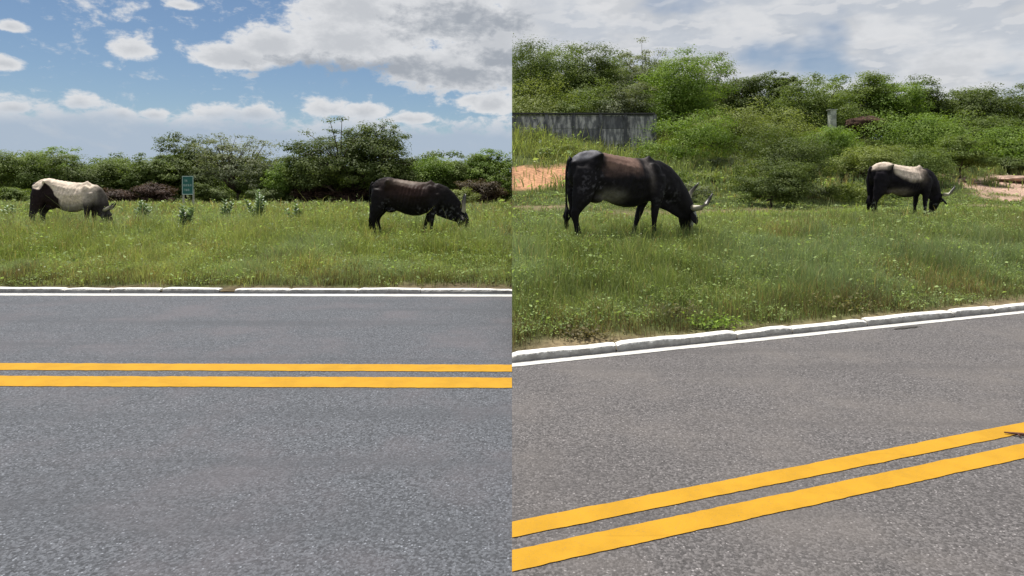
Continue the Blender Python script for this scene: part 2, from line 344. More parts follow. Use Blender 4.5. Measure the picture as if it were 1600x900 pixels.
# broken lump left where a stone has sunk, and the little hole in the right-hand kerb
def tube(path, rad, seg=7):
    V = []; F = []; n = len(path)
    for i, p in enumerate(path):
        p = Vector(p); t = (Vector(path[min(i+1, n-1)])-Vector(path[max(i-1, 0)])).normalized()
        a = t.orthogonal().normalized(); b_ = t.cross(a)
        for k in range(seg):
            q = 2*math.pi*k/seg; v = p+(a*math.cos(q)+b_*math.sin(q))*rad[i]; V.append(tuple(v))
    for i in range(n-1):
        for k in range(seg): F.append((i*seg+k, i*seg+(k+1) % seg, (i+1)*seg+(k+1) % seg, (i+1)*seg+k))
    F.append(tuple(reversed(range(seg)))); F.append(tuple((n-1)*seg+k for k in range(seg)))
    return V, F
def joinm(parts):
    V = []; F = []
    for v, f in parts:
        b0 = len(V); V += list(v); F += [tuple(i+b0 for i in q) for q in f]
    return V, F
def lump(r, seed, flat=.6, n=2, rough=.3):
    import bmesh
    bm = bmesh.new(); bmesh.ops.create_icosphere(bm, subdivisions=n, radius=1)
    V = np.array([v.co[:] for v in bm.verts]); F = [tuple(v.index for v in f.verts) for f in bm.faces]; bm.free()
    q = seed*3.1; nz = lambda f: (vn(V[:, 0]*f+q, V[:, 1]*f+q, 1, 2)+vn(V[:, 1]*f+q+7, V[:, 2]*f, 1, 2)+vn(V[:, 2]*f+q, V[:, 0]*f+9, 1, 2))/3-.5
    d = 1+nz(1.7)*rough*2.4+nz(5.3)*rough*1.1
    V = V*d[:, None]*np.array(r); V[:, 2] = V[:, 2]*flat
    return V, F

# ------------------------------------------------------------------ grass: many blades, one sheet of growth for each stretch
def blades(X, Y, Z, H, W, col, lim, lean=.45, r=rng):
    n = len(X); a = r.random(n)*2*np.pi; b_ = r.random(n)*2*np.pi; l = (r.random(n)**1.3)*lean*H
    dx = np.cos(a)*W/2; dy = np.sin(a)*W/2; lx = np.cos(b_)*l; ly = np.sin(b_)*l
    V = np.empty((n, 5, 3), np.float32)
    V[:, 0] = np.stack([X-dx, Y-dy, Z-.02], -1); V[:, 1] = np.stack([X+dx, Y+dy, Z-.02], -1)
    V[:, 2] = np.stack([X+lx*.35-dx*.9, Y+ly*.35-dy*.9, Z+H*.58], -1); V[:, 3] = np.stack([X+lx*.35+dx*.9, Y+ly*.35+dy*.9, Z+H*.58], -1)
    V[:, 4] = np.stack([X+lx, Y+ly, Z+H*(1-.25*(l/(H+1e-6)))], -1)
    if lim < 0: V[..., 0] = np.minimum(V[..., 0], -0.0005)
    else: V[..., 0] = np.maximum(V[..., 0], 0.0005)
    C = np.repeat(col[:, None, :], 5, 1)
    i = np.arange(n)[:, None]*5
    F = np.concatenate([i+np.array([[0, 1, 3]]), i+np.array([[0, 3, 2]]), i+np.array([[2, 3, 4]])], 0)
    return V.reshape(-1, 3), F, C.reshape(-1, 3)
def grow(side, name, mat):
    left = side < 0; VV = []; FF = []; CC = []; off = 0
    # bands: s range, blades per m2, height, width
    bands = [(0.12, 1.6, 2300, .15, .0060), (1.6, 4.5, 1500, .19, .0075), (4.5, 8, 620, .22, .010), (8, 14, 230, .24, .017), (14, 24, 85, .28, .03), (24, 44, 26, .20, .05)] if left else \
            [(0.10, 1.2, 3400, .13, .0045), (1.2, 3.2, 2500, .17, .0055), (3.2, 6, 1100, .17, .008), (6, 11, 420, .16, .012), (11, 17, 190, .16, .02), (17, 32, 75, .32, .035)]
    for s0, s1, den, h, w in bands:
        smid = (s0+s1)/2; Ymax = (YL if left else YR)+s1+(0 if left else 0)
        if left: xr = .92*(YL+s1)+.3; area = xr*(s1-s0); xa = None
        else:
            # on the bearing of the frame edge, Y = YR+TR X + s/c and X = .8 Y
            xr = .94*(YR+s1/cR)/(1-.94*TR)+.3; area = xr*(s1-s0)
        n = int(area*den); nc = n//9
        cx = rng.random(nc)*xr; cs = s0+rng.random(nc)*(s1-s0); k = rng.integers(0, nc, n); sp = .045+.02*smid**.5
        X = cx[k]+rng.normal(0, sp, n); s = cs[k]+rng.normal(0, sp, n); s = np.maximum(s, .03+.1*rng.random(n)); X = np.abs(X)
        if left: X = -X; Y = YL+.14+TL*X+s; Z = zL(X, Y); d = dirtL(X, Y)
        else: Y = YR+.13+TR*X+s/cR; Z = zR(X, Y); d = dirtR(X, Y)
        keep = (rng.random(n) > d*.96) & (np.abs(X) < .94*Y+.2); X, Y, Z, s, d = X[keep], Y[keep], Z[keep], s[keep], d[keep]; n = len(X)
        cl = vn(X, Y, 1.1, 3); cl2 = vn(X+30, Y+11, .38, 3); tuft = vn(X+5, Y+70, 3.2, 2)
        H = (1.62 if left else 1.9)*h*(.45+.55*rng.random(n))*(.35+1.2*cl)*(.45+1.1*tuft)*(.55+.45*sst(s, 0, 1.0))
        if not left:
            H *= 1-.55*sst(s, 8.0, 10)*(1-sst(s, 16, 19))
            H *= 1+.7*sst(s, 22, 25)
        else:
            H *= 1+.25*sst(s, 2, 4)*(1-sst(s, 9, 12))
        st_ = rng.random(n) < .014; H = np.where(st_, H*1.7, H); W = w*(.6+.8*rng.random(n))
        g1 = np.array((.175, .225, .050)) if left else np.array((.140, .185, .055))
        g2 = np.array((.400, .420, .185)) if left else np.array((.330, .370, .165))
        g3 = np.array((.290, .345, .195)) if left else np.array((.250, .310, .175))
        u = np.clip(rng.random(n)*.6+cl2*.8-.25, 0, 1)[:, None]; c = g1*(1-u)+g2*u
        m_ = (sst(vn(X+80, Y, .5, 2), .45, .7)*.8)[:, None]; c = c*(1-m_)+g3*m_
        dry = (rng.random(n) < (.06+.30*sst(vn(X+50, Y+7, .7, 3), .52, .75)+.42*(1-sst(s, .1, 1.1))+(.12 if left else 0)*sst(s, 10, 20)))[:, None]
        dc = np.array((.46, .35, .18))*((.35+.75*rng.random(n))*(.45+.55*sst(s, .15, .9)))[:, None]
        c = np.where(dry, dc, c)
        if not left:
            lm = (sst(s, 7.6, 8.4)*(1-sst(s, 9.6, 10.6))*sst(vn(X+31, Y, .3, 2), .25, .5)*.8)[:, None]; c = c*(1-lm)+np.array((.36, .44, .09))*lm
            yl = (sst(s, 19, 25)*.75)[:, None]; c = c*(1-yl)+np.array((.31, .34, .11))*yl*(.7+.5*rng.random(n))[:, None]
        c = c*((.72+.5*rng.random(n))*(.72+.55*vn(X+22, Y+90, 2.3, 2)))[:, None]; c[st_] = c[st_]*.6+np.array((.18, .17, .08)); c *= (1-.32*(1-sst(s, .1, 1.2))*sst(vn(X+3, Y, 2.6, 2), .4, .6))[:, None]
        v, f, cc = blades(X, Y, Z, H, W, c, side, lean=.75); VV.append(v); FF.append(f+off); CC.append(cc); off += len(v)
        # broad weed leaves among the blades
        nw = int(n*.60); pw_ = sst(vn(X+13, Y+41, 1.7, 3), .35, .65)+.06; k = rng.choice(n, nw, p=pw_/pw_.sum()); pos = np.stack([X[k]+rng.normal(0, .02, nw), Y[k]+rng.normal(0, .02, nw), Z[k]+H[k]*(.35+.6*rng.random(nw))], -1)
        wc = (np.array((.27, .35, .13))*(.35+1.1*rng.random(nw))[:, None])
        fl = rng.random(nw) < .012; wc[fl] = (.6, .62, .45)
        v, f, cc = leaves_mesh(pos, (w*2.2+.006)*(.6+.8*rng.random(nw)+1.8*(rng.random(nw) < .06)), wc, side, up=.8, ratio=.6); VV.append(v); CC.append(cc); t = np.concatenate([f[:, [0, 1, 2]], f[:, [0, 2, 3]]]); FF.append(t+off); off += len(v)
    V = np.concatenate(VV); F = np.concatenate(FF); C = np.concatenate(CC)
    return tag(mesh_obj(name, V, F, mat, col=C), 'mixed green and dry grass on the %s' % ('left verge below the grazing cattle' if left else 'right bank and slope around the cattle'), 'grass', kind='stuff')
def leaves_mesh(pos, size, col, lim=0, up=.5, ratio=.45, r=rng, out=None):
    n = len(pos); nrm = r.normal(0, 1, (n, 3)); nrm[:, 2] = np.abs(nrm[:, 2])+up
    if out is not None: nrm = nrm*.42+out*1.15+np.array((0, 0, .25))
    nrm /= np.linalg.norm(nrm, axis=1)[:, None]
    t = r.normal(0, 1, (n, 3)); t -= (t*nrm).sum(1)[:, None]*nrm; t /= np.linalg.norm(t, axis=1)[:, None]; bt = np.cross(nrm, t)
    s = (size*(.6+.8*r.random(n)))[:, None]; V = np.empty((n, 4, 3), np.float32)
    V[:, 0] = pos-t*s*.5; V[:, 1] = pos+bt*s*ratio*.5+nrm*s*.08; V[:, 2] = pos+t*s*.5; V[:, 3] = pos-bt*s*ratio*.5+nrm*s*.08
    if lim < 0: V[..., 0] = np.minimum(V[..., 0], -0.0005)
    if lim > 0: V[..., 0] = np.maximum(V[..., 0], 0.0005)
    return V.reshape(-1, 3), np.arange(n*4).reshape(n, 4), np.repeat(np.asarray(col)[:, None, :], 4, 1).reshape(-1, 3)
gL = grow(-1, 'verge_grass', M_grass); gR = grow(1, 'bank_grass', M_grass)

# ------------------------------------------------------------------ shrubs and trees
GREENS = {'acacia': ((.052, .078, .017), (.120, .155, .036)), 'dark': ((.036, .055, .014), (.090, .115, .026)),
          'bright': ((.068, .115, .016), (.135, .190, .032)), 'grey': ((.080, .095, .050), (.150, .165, .095)),
          'yellow': ((.095, .118, .032), (.165, .190, .056)), 'red': ((.032, .022, .017), (.066, .038, .028)), 'brown': ((.05, .038, .026), (.09, .07, .045))}
def crown_clusters(r, n, w, d, h, z0, flat_top=.0, shell=.35):
    """cluster centres spread through a lopsided crown, more of them near its surface"""
    P = []; lob = [(r.uniform(-.33, .33), r.uniform(-.33, .33), r.uniform(.15, .75), r.uniform(.45, .8)) for _ in range(7)]
    lob.append((0, 0, .45, .9))
    while len(P) < n:
        l = lob[int(r.integers(0, len(lob)))]; v = r.normal(0, 1, 3); v /= np.linalg.norm(v); rad = (r.random()**shell)*l[3]
        p = np.array([l[0]+v[0]*rad*.5, l[1]+v[1]*rad*.5, l[2]+v[2]*rad*.45])
        if p[2] < .03 or p[2] > 1.0: continue
        if p[0]**2+p[1]**2 > .27: continue
        P.append((p[0]*w, p[1]*d, z0+p[2]*h))
    return np.array(P)
def plant_meshes(seed, w, d, h, z0, nclus, per, leaf, kind, trunk_r=.09, crad=.30, lim=None, sparse_tips=0, nlimb=5, ratio=.45, up=.6, trunk_lean=0):
    """returns (trunk mesh data, crown mesh data) of one tree; lim = (x offset, side) clips foliage at the seam"""
    r = np.random.default_rng(seed); C = crown_clusters(r, nclus, w, d, h, z0)
    if sparse_tips:
        a = r.random(sparse_tips)*2*np.pi; e = r.random(sparse_tips)
        T_ = np.stack([np.cos(a)*w*.55*(1-e*.5), np.sin(a)*d*.5*(1-e*.5), z0+h*(.35+.62*e)], -1); C = np.vstack([C, T_])
    n = len(C); cr = crad*(.6+.9*r.random(n)); k = np.repeat(np.arange(n), per); m = len(k)
    g = r.normal(0, 1, (m, 3)); g /= np.linalg.norm(g, axis=1)[:, None]; g *= (r.random(m)**.45)[:, None]
    pos = C[k]+g*cr[k][:, None]*np.array((1.35, 1.35, .60))
    a, b_ = map(np.array, GREENS[kind]); u = np.clip(.75*r.random(n)[k]+.25*r.random(m), 0, 1)[:, None]
    col = (a*(1-u)+b_*u)*(.8+.35*r.random(m))[:, None]
    side = 0
    if lim is not None:
        side = lim[1]; pos[:, 0] += lim[0]
        kp = (pos[:, 0]*side > 0); pos = pos[kp]; col = col[kp]; g = g[kp]; k = k[kp]
    cen = np.array((0, 0, z0+h*.25)); oc = (C-cen)/np.array((w, d, h)); oc /= np.linalg.norm(oc, axis=1)[:, None]+1e-6; og = g/(np.linalg.norm(g, axis=1)[:, None]+1e-6)
    v, f, cc = leaves_mesh(pos, leaf, col, side, up=up, ratio=ratio, r=r, out=og*.65+oc[k]*.5)
    if lim is not None: v[:, 0] -= lim[0]
    # trunk and limbs
    parts = []; fork = Vector((trunk_lean*.4, 0, max(.25, z0*.7))); parts.append(tube([(0, 0, -.4), (trunk_lean*.15, 0, fork.z*.5), tuple(fork)], [trunk_r*1.3, trunk_r, trunk_r*.9]))
    idx = r.permutation(len(C))[:max(nlimb*3, 6)]
    mains = [Vector(C[i]) for i in idx[:nlimb]]
    for q in mains:
        q = Vector((q.x*.7, q.y*.7, z0+(q.z-z0)*.75)); mid = fork.lerp(q, .5)+Vector((r.normal(0, .06)*w, r.normal(0, .06)*w, -.04*h))
        parts.append(tube([tuple(fork), tuple(mid), tuple(q)], [trunk_r*.75, trunk_r*.5, trunk_r*.25], 5))
    for i in list(idx[nlimb:])+([n-1-j for j in range(sparse_tips)]):
        q = Vector(C[i]); s0 = min(mains, key=lambda e: (e-q).length); s1 = fork.lerp(Vector((s0.x*.7, s0.y*.7, z0+(s0.z-z0)*.75)), .8)
        parts.append(tube([tuple(s1), tuple(s1.lerp(q, .5)+Vector((0, 0, .05*h))), tuple(q)], [trunk_r*.32, trunk_r*.2, trunk_r*.08], 4))
    tv, tf = joinm(parts)
    tv = np.array(tv)
    if lim is not None:
        tv[:, 0] = np.maximum((tv[:, 0]+lim[0])*side, .001)*side-lim[0]
    return (tv, tf), (v, f, cc)
def tree(name, X, Y, w, h, kind, label, cat, group=None, seed=0, z0=.3, density=1.25, leaf=None, trunk_r=.09, sparse=0, depth=None, per=88, crad=None, z=None, nlimb=5, lean=0, ratio=.45):
    left = X < 0; z = (float(zL(X, Y)) if left else float(zR(X, Y))) if z is None else z
    d = depth or w*.9; dist = Y; leaf = leaf or max(.06, dist*.0028); ratio = max(ratio, .6)
    crad = crad or max(.22, w*.085); ncl = int(density*(w*(h-z0)*1.0)/(crad*crad)*1.6)+12
    lim = None; density = 1
    if abs(X) < w*.62+.8: lim = (X, -1 if left else 1)
    t, c = plant_meshes(seed, w, d, h-z0, z0, ncl, per, leaf, kind, trunk_r, crad, lim, sparse, nlimb, ratio, trunk_lean=lean)
    e = empty(name, (X, Y, z)); mesh_obj('trunk', t[0], t[1], M_bark, e, smooth=True); mesh_obj('crown', c[0], c[1], M_leaf, e, col=c[2])
    tag(e, label, cat, group)
    return e
def pxt(x, Y): return (x-800)/1000*Y
G1 = 'shrubs of the hedge behind the left verge'
#            x    Y   width height kind  label
HEDGE = [
 (-60, 50, 6.5, 3.9, 'acacia', 'low acacia shrub at the far left edge of the hedge'),
 (20, 49, 5.5, 4.1, 'acacia', 'green acacia shrub straight behind the rump of the pale cow'),
 (75, 51, 4.6, 4.4, 'bright', 'bright green shrub rising over the back of the pale cow'),
 (128, 48, 5.0, 3.9, 'dark', 'dark green shrub behind the shoulder of the pale cow'),
 (185, 50, 5.2, 4.0, 'acacia', 'rounded green shrub above the first milkweed, right of the pale cow'),
 (238, 49, 4.6, 4.0, 'acacia', 'green shrub just left of the green road sign'),
 (292, 51, 4.6, 4.4, 'dark', 'dark shrub standing behind the green road sign'),
 (420, 50, 4.5, 3.4, 'acacia', 'lower shrub in the dip left of the big spreading tree'),
 (462, 47, 4.0, 3.2, 'bright', 'bright green shrub under the left limbs of the big spreading tree'),
 (610, 47, 5.0, 3.5, 'dark', 'dark shrub behind the rump of the black cow under the big tree'),
 (668, 49, 5.0, 4.1, 'bright', 'bright green shrub just right of the big spreading tree'),
 (722, 50, 4.6, 4.0, 'acacia', 'green shrub behind the lowered neck of the black cow'),
 (776, 49, 4.4, 4.1, 'bright', 'bright shrub at the right end of the left hedge')]
for i, (x, Y, w, h, k, lab) in enumerate(HEDGE):
    tree('hedge_shrub', pxt(x, Y), Y, w, h, k, lab, 'shrub', G1, 100+i, z0=.1, trunk_r=.06, density=1.0)
tree('spreading_tree', pxt(552, 47), 47, 9.2, 6.5, 'dark', 'big spreading tree with open crown standing above the hedge', 'tree', None, 140, z0=.7, density=1.5, trunk_r=.2, sparse=30, crad=.46, per=75, nlimb=9, leaf=.15, ratio=.6)
tree('spreading_tree', pxt(300, 53), 53, 5.2, 5.6, 'dark', 'thin-leaved tree poking above the hedge over the road sign', 'tree', None, 141, z0=1.2, density=1.0, trunk_r=.12, sparse=14, crad=.42, per=70, leaf=.15, ratio=.6)
tree('twiggy_tree', pxt(372, 49), 49, 6.0, 5.2, 'grey', 'grey green tree with tangled twigs right of the road sign', 'tree', None, 142, z0=1.0, density=.9, trunk_r=.11, sparse=30, crad=.4, per=46, nlimb=16, leaf=.15)
DRY = [(175, 46, 3.6, 1.35, 'red', 'reddish dry scrub low behind the head of the pale cow'), (240, 46, 3.4, 1.5, 'red', 'reddish dry scrub at the hedge foot left of the sign'),
       (335, 45.5, 2.6, 1.5, 'dark', 'small dark bush at the hedge foot right of the sign'), (492, 46, 3.4, 1.6, 'red', 'red brown scrub at the foot of the big spreading tree'),
       (560, 46, 3.6, 1.5, 'red', 'red brown scrub just left of the black cow'), (712, 44, 3.0, 1.1, 'yellow', 'small yellow green bush in front of the black cow\'s shoulder line'),
       (752, 46, 3.4, 1.9, 'brown', 'brown dry scrub above the horn of the left black cow'), (415, 46, 3.2, 1.2, 'dark', 'dark low bush behind the tallest milkweed'),
       (30, 45, 3.4, 1.2, 'acacia', 'low bush at the hedge foot on the far left')]
for i, (x, Y, w, h, k, lab) in enumerate(DRY):
    tree('dry_scrub' if k in ('red', 'brown') else 'low_bush', pxt(x, Y), Y, w, h, k, lab, 'shrub', 'scrub at the foot of the left hedge', 160+i, z0=.02, trunk_r=.03, per=60, crad=.26, leaf=.12)

def thicket(name, side, pts, label, kinds, seed, per=55, leaf=.16, crad=.55):
    """a far-off mass of growth that reads as one: clumps of leaves over given (X, Y, top height) mounds"""
    r = np.random.default_rng(seed); VV = []; FF = []; CC = []; off = 0
    for (X, Y, w, h) in pts:
        z = float(zL(X, Y)) if side < 0 else float(zR(X, Y)); C = crown_clusters(r, int(w*h/(crad*crad)*1.6), w, w*.8, h, 0)
        n = len(C); k = np.repeat(np.arange(n), per); m = len(k); g = r.normal(0, 1, (m, 3)); g /= np.linalg.norm(g, axis=1)[:, None]; g *= (r.random(m)**.45)[:, None]
        pos = C[k]+g*crad*np.array((1.2, 1.2, .6))+np.array((X, Y, z)); a, b_ = map(np.array, GREENS[kinds[int(r.integers(0, len(kinds)))]])
        u = (.75*r.random(n)[k]+.25*r.random(m))[:, None]; col = (a*(1-u)+b_*u)*(.8+.35*r.random(m))[:, None]
        kp = pos[:, 0]*side > 0; og = g/(np.linalg.norm(g, axis=1)[:, None]+1e-6); v, f, cc = leaves_mesh(pos[kp], leaf*1.3, col[kp], side, r=r, ratio=.6, out=og[kp])
        VV.append(v); FF.append(f+off); CC.append(cc); off += len(v)
    return tag(mesh_obj(name, np.concatenate(VV), np.concatenate(FF), M_leaf, col=np.concatenate(CC)), label, 'thicket', kind='stuff')
r_ = np.random.default_rng(5)
ptsL = [(X+r_.normal(0, .6), Y+r_.normal(0, 1), 7, 3.9+(Y-56)*.055+r_.normal(0, .35)) for Y in (57, 70) for X in np.arange(-Y*.86, 1, 4.4)]
thicket('far_thicket', -1, ptsL, 'dense far-off wood filling the gaps behind the left hedge', ['acacia', 'dark', 'acacia'], 6, per=70, leaf=.17, crad=.75)

# ---- right-hand hillside
G2 = 'trees and shrubs on the right hillside'
def top_h(X, Y, y): return CAM_H+(290-y)/1000*Y-float(zR(X, Y))
RIGHT = [  # x, Y, top y, width m, kind, label, extras
 (820, 44, 44, 8.5, 'dark', 'dark tree cut by the left end of the wall, highest at the picture seam', {}),
 (885, 46, 66, 6.5, 'acacia', 'green tree behind the wall, second from its left end', {}),
 (945, 47, 68, 6.5, 'dark', 'dull dark tree behind the wall left of the big bright tree', {}),
 (1062, 41, 72, 6.2, 'bright', 'big bright green rounded tree just past the end of the wall', dict(z0=.3, density=2.2)),
 (1000, 49, 62, 5.0, 'grey', 'thin open tree poking up behind the big bright tree', dict(z0=2, density=.3, sparse=14)),
 (1095, 48, 82, 5.6, 'grey', 'wispy tree with bare twigs above the right shoulder of the big bright tree', dict(z0=2, density=.3, sparse=14)),
 (1140, 50, 118, 6.0, 'dark', 'dark tree on the skyline right of the big bright tree', {}),
 (1222, 60, 112, 4.2, 'dark', 'small dark tree standing alone on the skyline dip', dict(z0=1.0, density=.8)),
 (1195, 50, 150, 6.0, 'acacia', 'green shrub below the lone skyline tree', {}),
 (1285, 46, 125, 6.5, 'acacia', 'feathery acacia left of the pale block on the hill', {}),
 (1335, 50, 108, 6.0, 'acacia', 'tall feathery acacia above the red earth cutting', {}),
 (1395, 50, 116, 6.0, 'bright', 'bright acacia on the skyline right of the red earth cutting', {}),
 (1448, 52, 124, 5.4, 'dark', 'dark tree on the skyline above the small pale-backed cow', {}),
 (1500, 54, 146, 5.0, 'acacia', 'low acacia in the skyline notch', {}),
 (1548, 50, 128, 6.5, 'dark', 'wide dark tree on the skyline near the right edge', {}),
 (1620, 49, 132, 6.0, 'dark', 'dark tree cut by the right edge of the picture', {}),
 (835, 39, 116, 6.5, 'yellow', 'light green acacia right behind the left end of the wall', dict(z0=.1)),
 (900, 39.5, 128, 6.0, 'acacia', 'light green acacia behind the middle of the wall', dict(z0=.1)),
 (968, 39, 120, 4.2, 'grey', 'grey green bush behind the right end of the wall', dict(z0=.1)),
 (1060, 34, 172, 5.6, 'bright', 'low light green acacia at the right end of the wall', dict(z0=.05)),
 (1130, 37, 160, 5.5, 'yellow', 'light green acacia on the slope under the big bright tree', dict(z0=.05)),
 (1215, 39, 166, 6.0, 'yellow', 'broad acacia on the slope above the two dark bushes', dict(z0=.05)),
 (1225, 27, 190, 4.2, 'dark', 'dark rounded bush between the black cow and the small cow', dict(z0=.02, leaf=.07, density=1.6)),
 (1205, 23.5, 232, 2.8, 'dark', 'low dark bush in the grass, front of the dark rounded bush', dict(z0=.02, leaf=.065)),
 (1292, 36, 176, 4.4, 'bright', 'green acacia below the pale block on the hill', dict(z0=.05)),
 (1345, 32, 228, 4.0, 'yellow', 'soft green bush above the rump of the small cow', dict(z0=.02)),
 (1395, 44, 214, 4.5, 'acacia', 'shrub right under the red earth cutting', dict(z0=.05)),
 (1440, 42, 165, 7.0, 'bright', 'wide light green acacia above the small cow', dict(z0=.05)),
 (1410, 34, 215, 5.0, 'acacia', 'acacia hanging behind the back of the small cow', dict(z0=.05)),
 (1500, 36, 206, 3.4, 'acacia', 'open green bush with dark stems left of the pink earth bank', dict(z0=.7, density=.8)),
 (1540, 46, 175, 6.0, 'acacia', 'acacia on the slope behind the pink earth bank', dict(z0=.05)),
 (1590, 43, 195, 6.0, 'bright', 'light green acacia above the pink earth bank at the right edge', dict(z0=.05)),
 (1575, 40, 240, 3.0, 'dark', 'dark low bush on top of the pink earth bank', dict(z0=.02)),
 (1660, 42, 190, 6.5, 'acacia', 'acacia just out of the right edge above the bank', dict(z0=.05)),
]
for i, (x, Y, ty, w, k, lab, ex) in enumerate(RIGHT):
    X = pxt(x, Y); h = top_h(X, Y, ty); ex = dict(ex); ex.setdefault('z0', .5); big = Y > 40 and ty < 150
    tree('hillside_tree' if big else 'hillside_shrub', X, Y, w, h*1.02, k, lab, 'tree' if big else 'shrub', G2, 200+i, trunk_r=.12 if big else .05, **ex)
ptsR = []
SKX, SKY = [800, 850, 900, 1000, 1060, 1110, 1150, 1190, 1230, 1280, 1330, 1400, 1450, 1500, 1560, 1640], [44, 52, 72, 72, 80, 96, 118, 132, 136, 126, 114, 122, 132, 152, 138, 138]
for Y, ytop in ((54, 165), (43, 205), (58, 0), (52, 1)):
    for X in np.arange(0, Y*.88, 4.2):
        x = 800+X/Y*1000; t = ytop if ytop > 50 else float(np.interp(x, SKX, SKY))+6+14*ytop
        if Y > 51 and ytop < 50 and X/Y*1000 > 870: continue
        if Y == 43 and (x < 1030 or 1240 < x < 1400): continue
        h = top_h(X, Y, t+r_.normal(0, 6))
        if h > .6: ptsR.append((X+r_.normal(0, .5), Y+r_.normal(0, .8), 6, h))
thicket('hill_thicket', 1, ptsR, 'dense scrub filling the gaps between the trees of the right hillside', ['acacia', 'dark', 'acacia', 'bright'], 8, per=75, leaf=.115, crad=.62)
ptsU = [(X, Y, 1.6+r_.random(), .45+.5*r_.random()) for X, Y in [(r_.random()*30, 24+r_.random()*9) for _ in range(34)] if float(dirtR(X, Y)) < .2 and (X > 6 or Y > 31.5) and not (X > 20 and sR(X, Y) < 21)]
thicket('undergrowth', 1, ptsU, 'low mixed undergrowth on the slope below the right hillside trees', ['acacia', 'yellow', 'grey', 'yellow'], 9, per=60, leaf=.065, crad=.25)

# ------------------------------------------------------------------ concrete slab wall on the hillside
def box(x0, x1, y0, y1, z0, z1):
    return [(x0, y0, z0), (x1, y0, z0), (x1, y1, z0), (x0, y1, z0), (x0, y0, z1), (x1, y0, z1), (x1, y1, z1), (x0, y1, z1)], \
           [(0, 3, 2, 1), (4, 5, 6, 7), (0, 1, 5, 4), (1, 2, 6, 5), (2, 3, 7, 6), (3, 0, 4, 7)]
def wall_mat(name, a, b_):
    m, T, b, o = mat_new(name); tc = T.n('ShaderNodeTexCoord').outputs['Object']
    mp = T.n('ShaderNodeMapping'); T.L(tc, mp.inputs[0]); mp.inputs['Scale'].default_value = (3.2, 3, .8)
    n = T.noise(mp.outputs[0], 1.6, 6, .65); n2 = T.noise(tc, 1.3, 4, .6)
    c = T.mix(T.ss(n, .42, .62), a, b_); c = T.mix(T.ss(n2, .5, .75), c, (.05, .05, .055))
    T.L(c, b.inputs['Base Color']); b.inputs['Roughness'].default_value = .9; bump(T, b, n, .4, .02)
    return m
M_w1 = wall_mat('stained_concrete', (.15, .15, .16), (.52, .50, .49)); M_w2 = wall_mat('dark_concrete', (.09, .09, .10), (.2, .2, .21)); M_cap = plain('dark_coping', (.06, .058, .06), .9, .3, 6)
WY = 36.0; wz = CAM_H+(290-222)/1000*WY
wall = empty('concrete_wall', (0, WY, wz)); tag(wall, 'weathered grey concrete slab wall with dark coping on the hillside', 'wall')
ztop = .222-.047
Htop = (290-179)/1000*WY+CAM_H-wz
posts = [0.05, 1.9, 3.45, 4.95, 6.35, 8.0]
for i, p in enumerate(posts):
    v, f = box(p-.05, p+.12, -.06, .12, -1.6, Htop+.0); mesh_obj('post', v, f, M_w2, wall)
    if i < len(posts)-1:
        z = -1.6
        for j, hh in enumerate((.95, .70, .70, .70, .70)):
            z2 = min(z+hh, Htop-.03); v, f = box(p+.122, posts[i+1]-.052, .0+.012*((i+j) % 2), .09, z+.012, z2-.004)
            mesh_obj('wall_slab', v, f, M_w1 if (i*3+j) % 4 else M_w2, wall); z = z2
            if z >= Htop-.04: break
for i in range(len(posts)-1):
    v, f = box(posts[i]-.05 if i == 0 else posts[i]+.045, posts[i+1]+.04, -.10, .16, Htop+.004, Htop+.10-.01*(i % 2)); mesh_obj('coping', v, f, M_cap, wall)

# pale block and red cutting on the hill
Yb = 43.0; p = px(1300, 176, Yb)
v, f = joinm([box(-.2, .2, -.2, .2, -2.2, .16), box(-.27, .27, -.25, .25, .162, .21)])
tag(mesh_obj('block', v, f, plain('whitewashed_block', (.40, .42, .36), .9, .4, 3)), 'pale whitewashed block half hidden among the hillside acacias', 'block').location = p
p = px(1350, 195, 43.5); v, f = lump((1.35, 1.0, 1.2), 4, .5, 4, .35)
tag(mesh_obj('earth_cutting', v, f, plain('red_earth', (.060, .032, .020), .95, .45, 2.5, bs=.9), smooth=True), 'dark red earth cutting exposed between the acacias high on the right', 'earth bank').location = p
M_pink = plain('pink_earth', (.42, .29, .22), .95, .4, 2.2, bs=1)
for i, (x, y, Y, w, hh, lab) in enumerate([(1588, 280, 37, 1.5, .30, 'long pink earth bank at the right edge above the grass'), (1502, 284, 36, .6, .3, 'small grey pink boulder left of the pink earth bank'), (1606, 294, 35, .5, .22, 'pink boulder at the right edge in front of the earth bank')]):
    v, f = lump((w, .9, hh), 7+i*3, .7, 4, .55); X = pxt(x, Y)
    o = mesh_obj('earth_bank' if i == 0 else 'boulder', v, f, M_pink, smooth=True); o.location = (X, Y, CAM_H-(y-290)/1000*Y); tag(o, lab, 'earth bank' if i == 0 else 'rock')

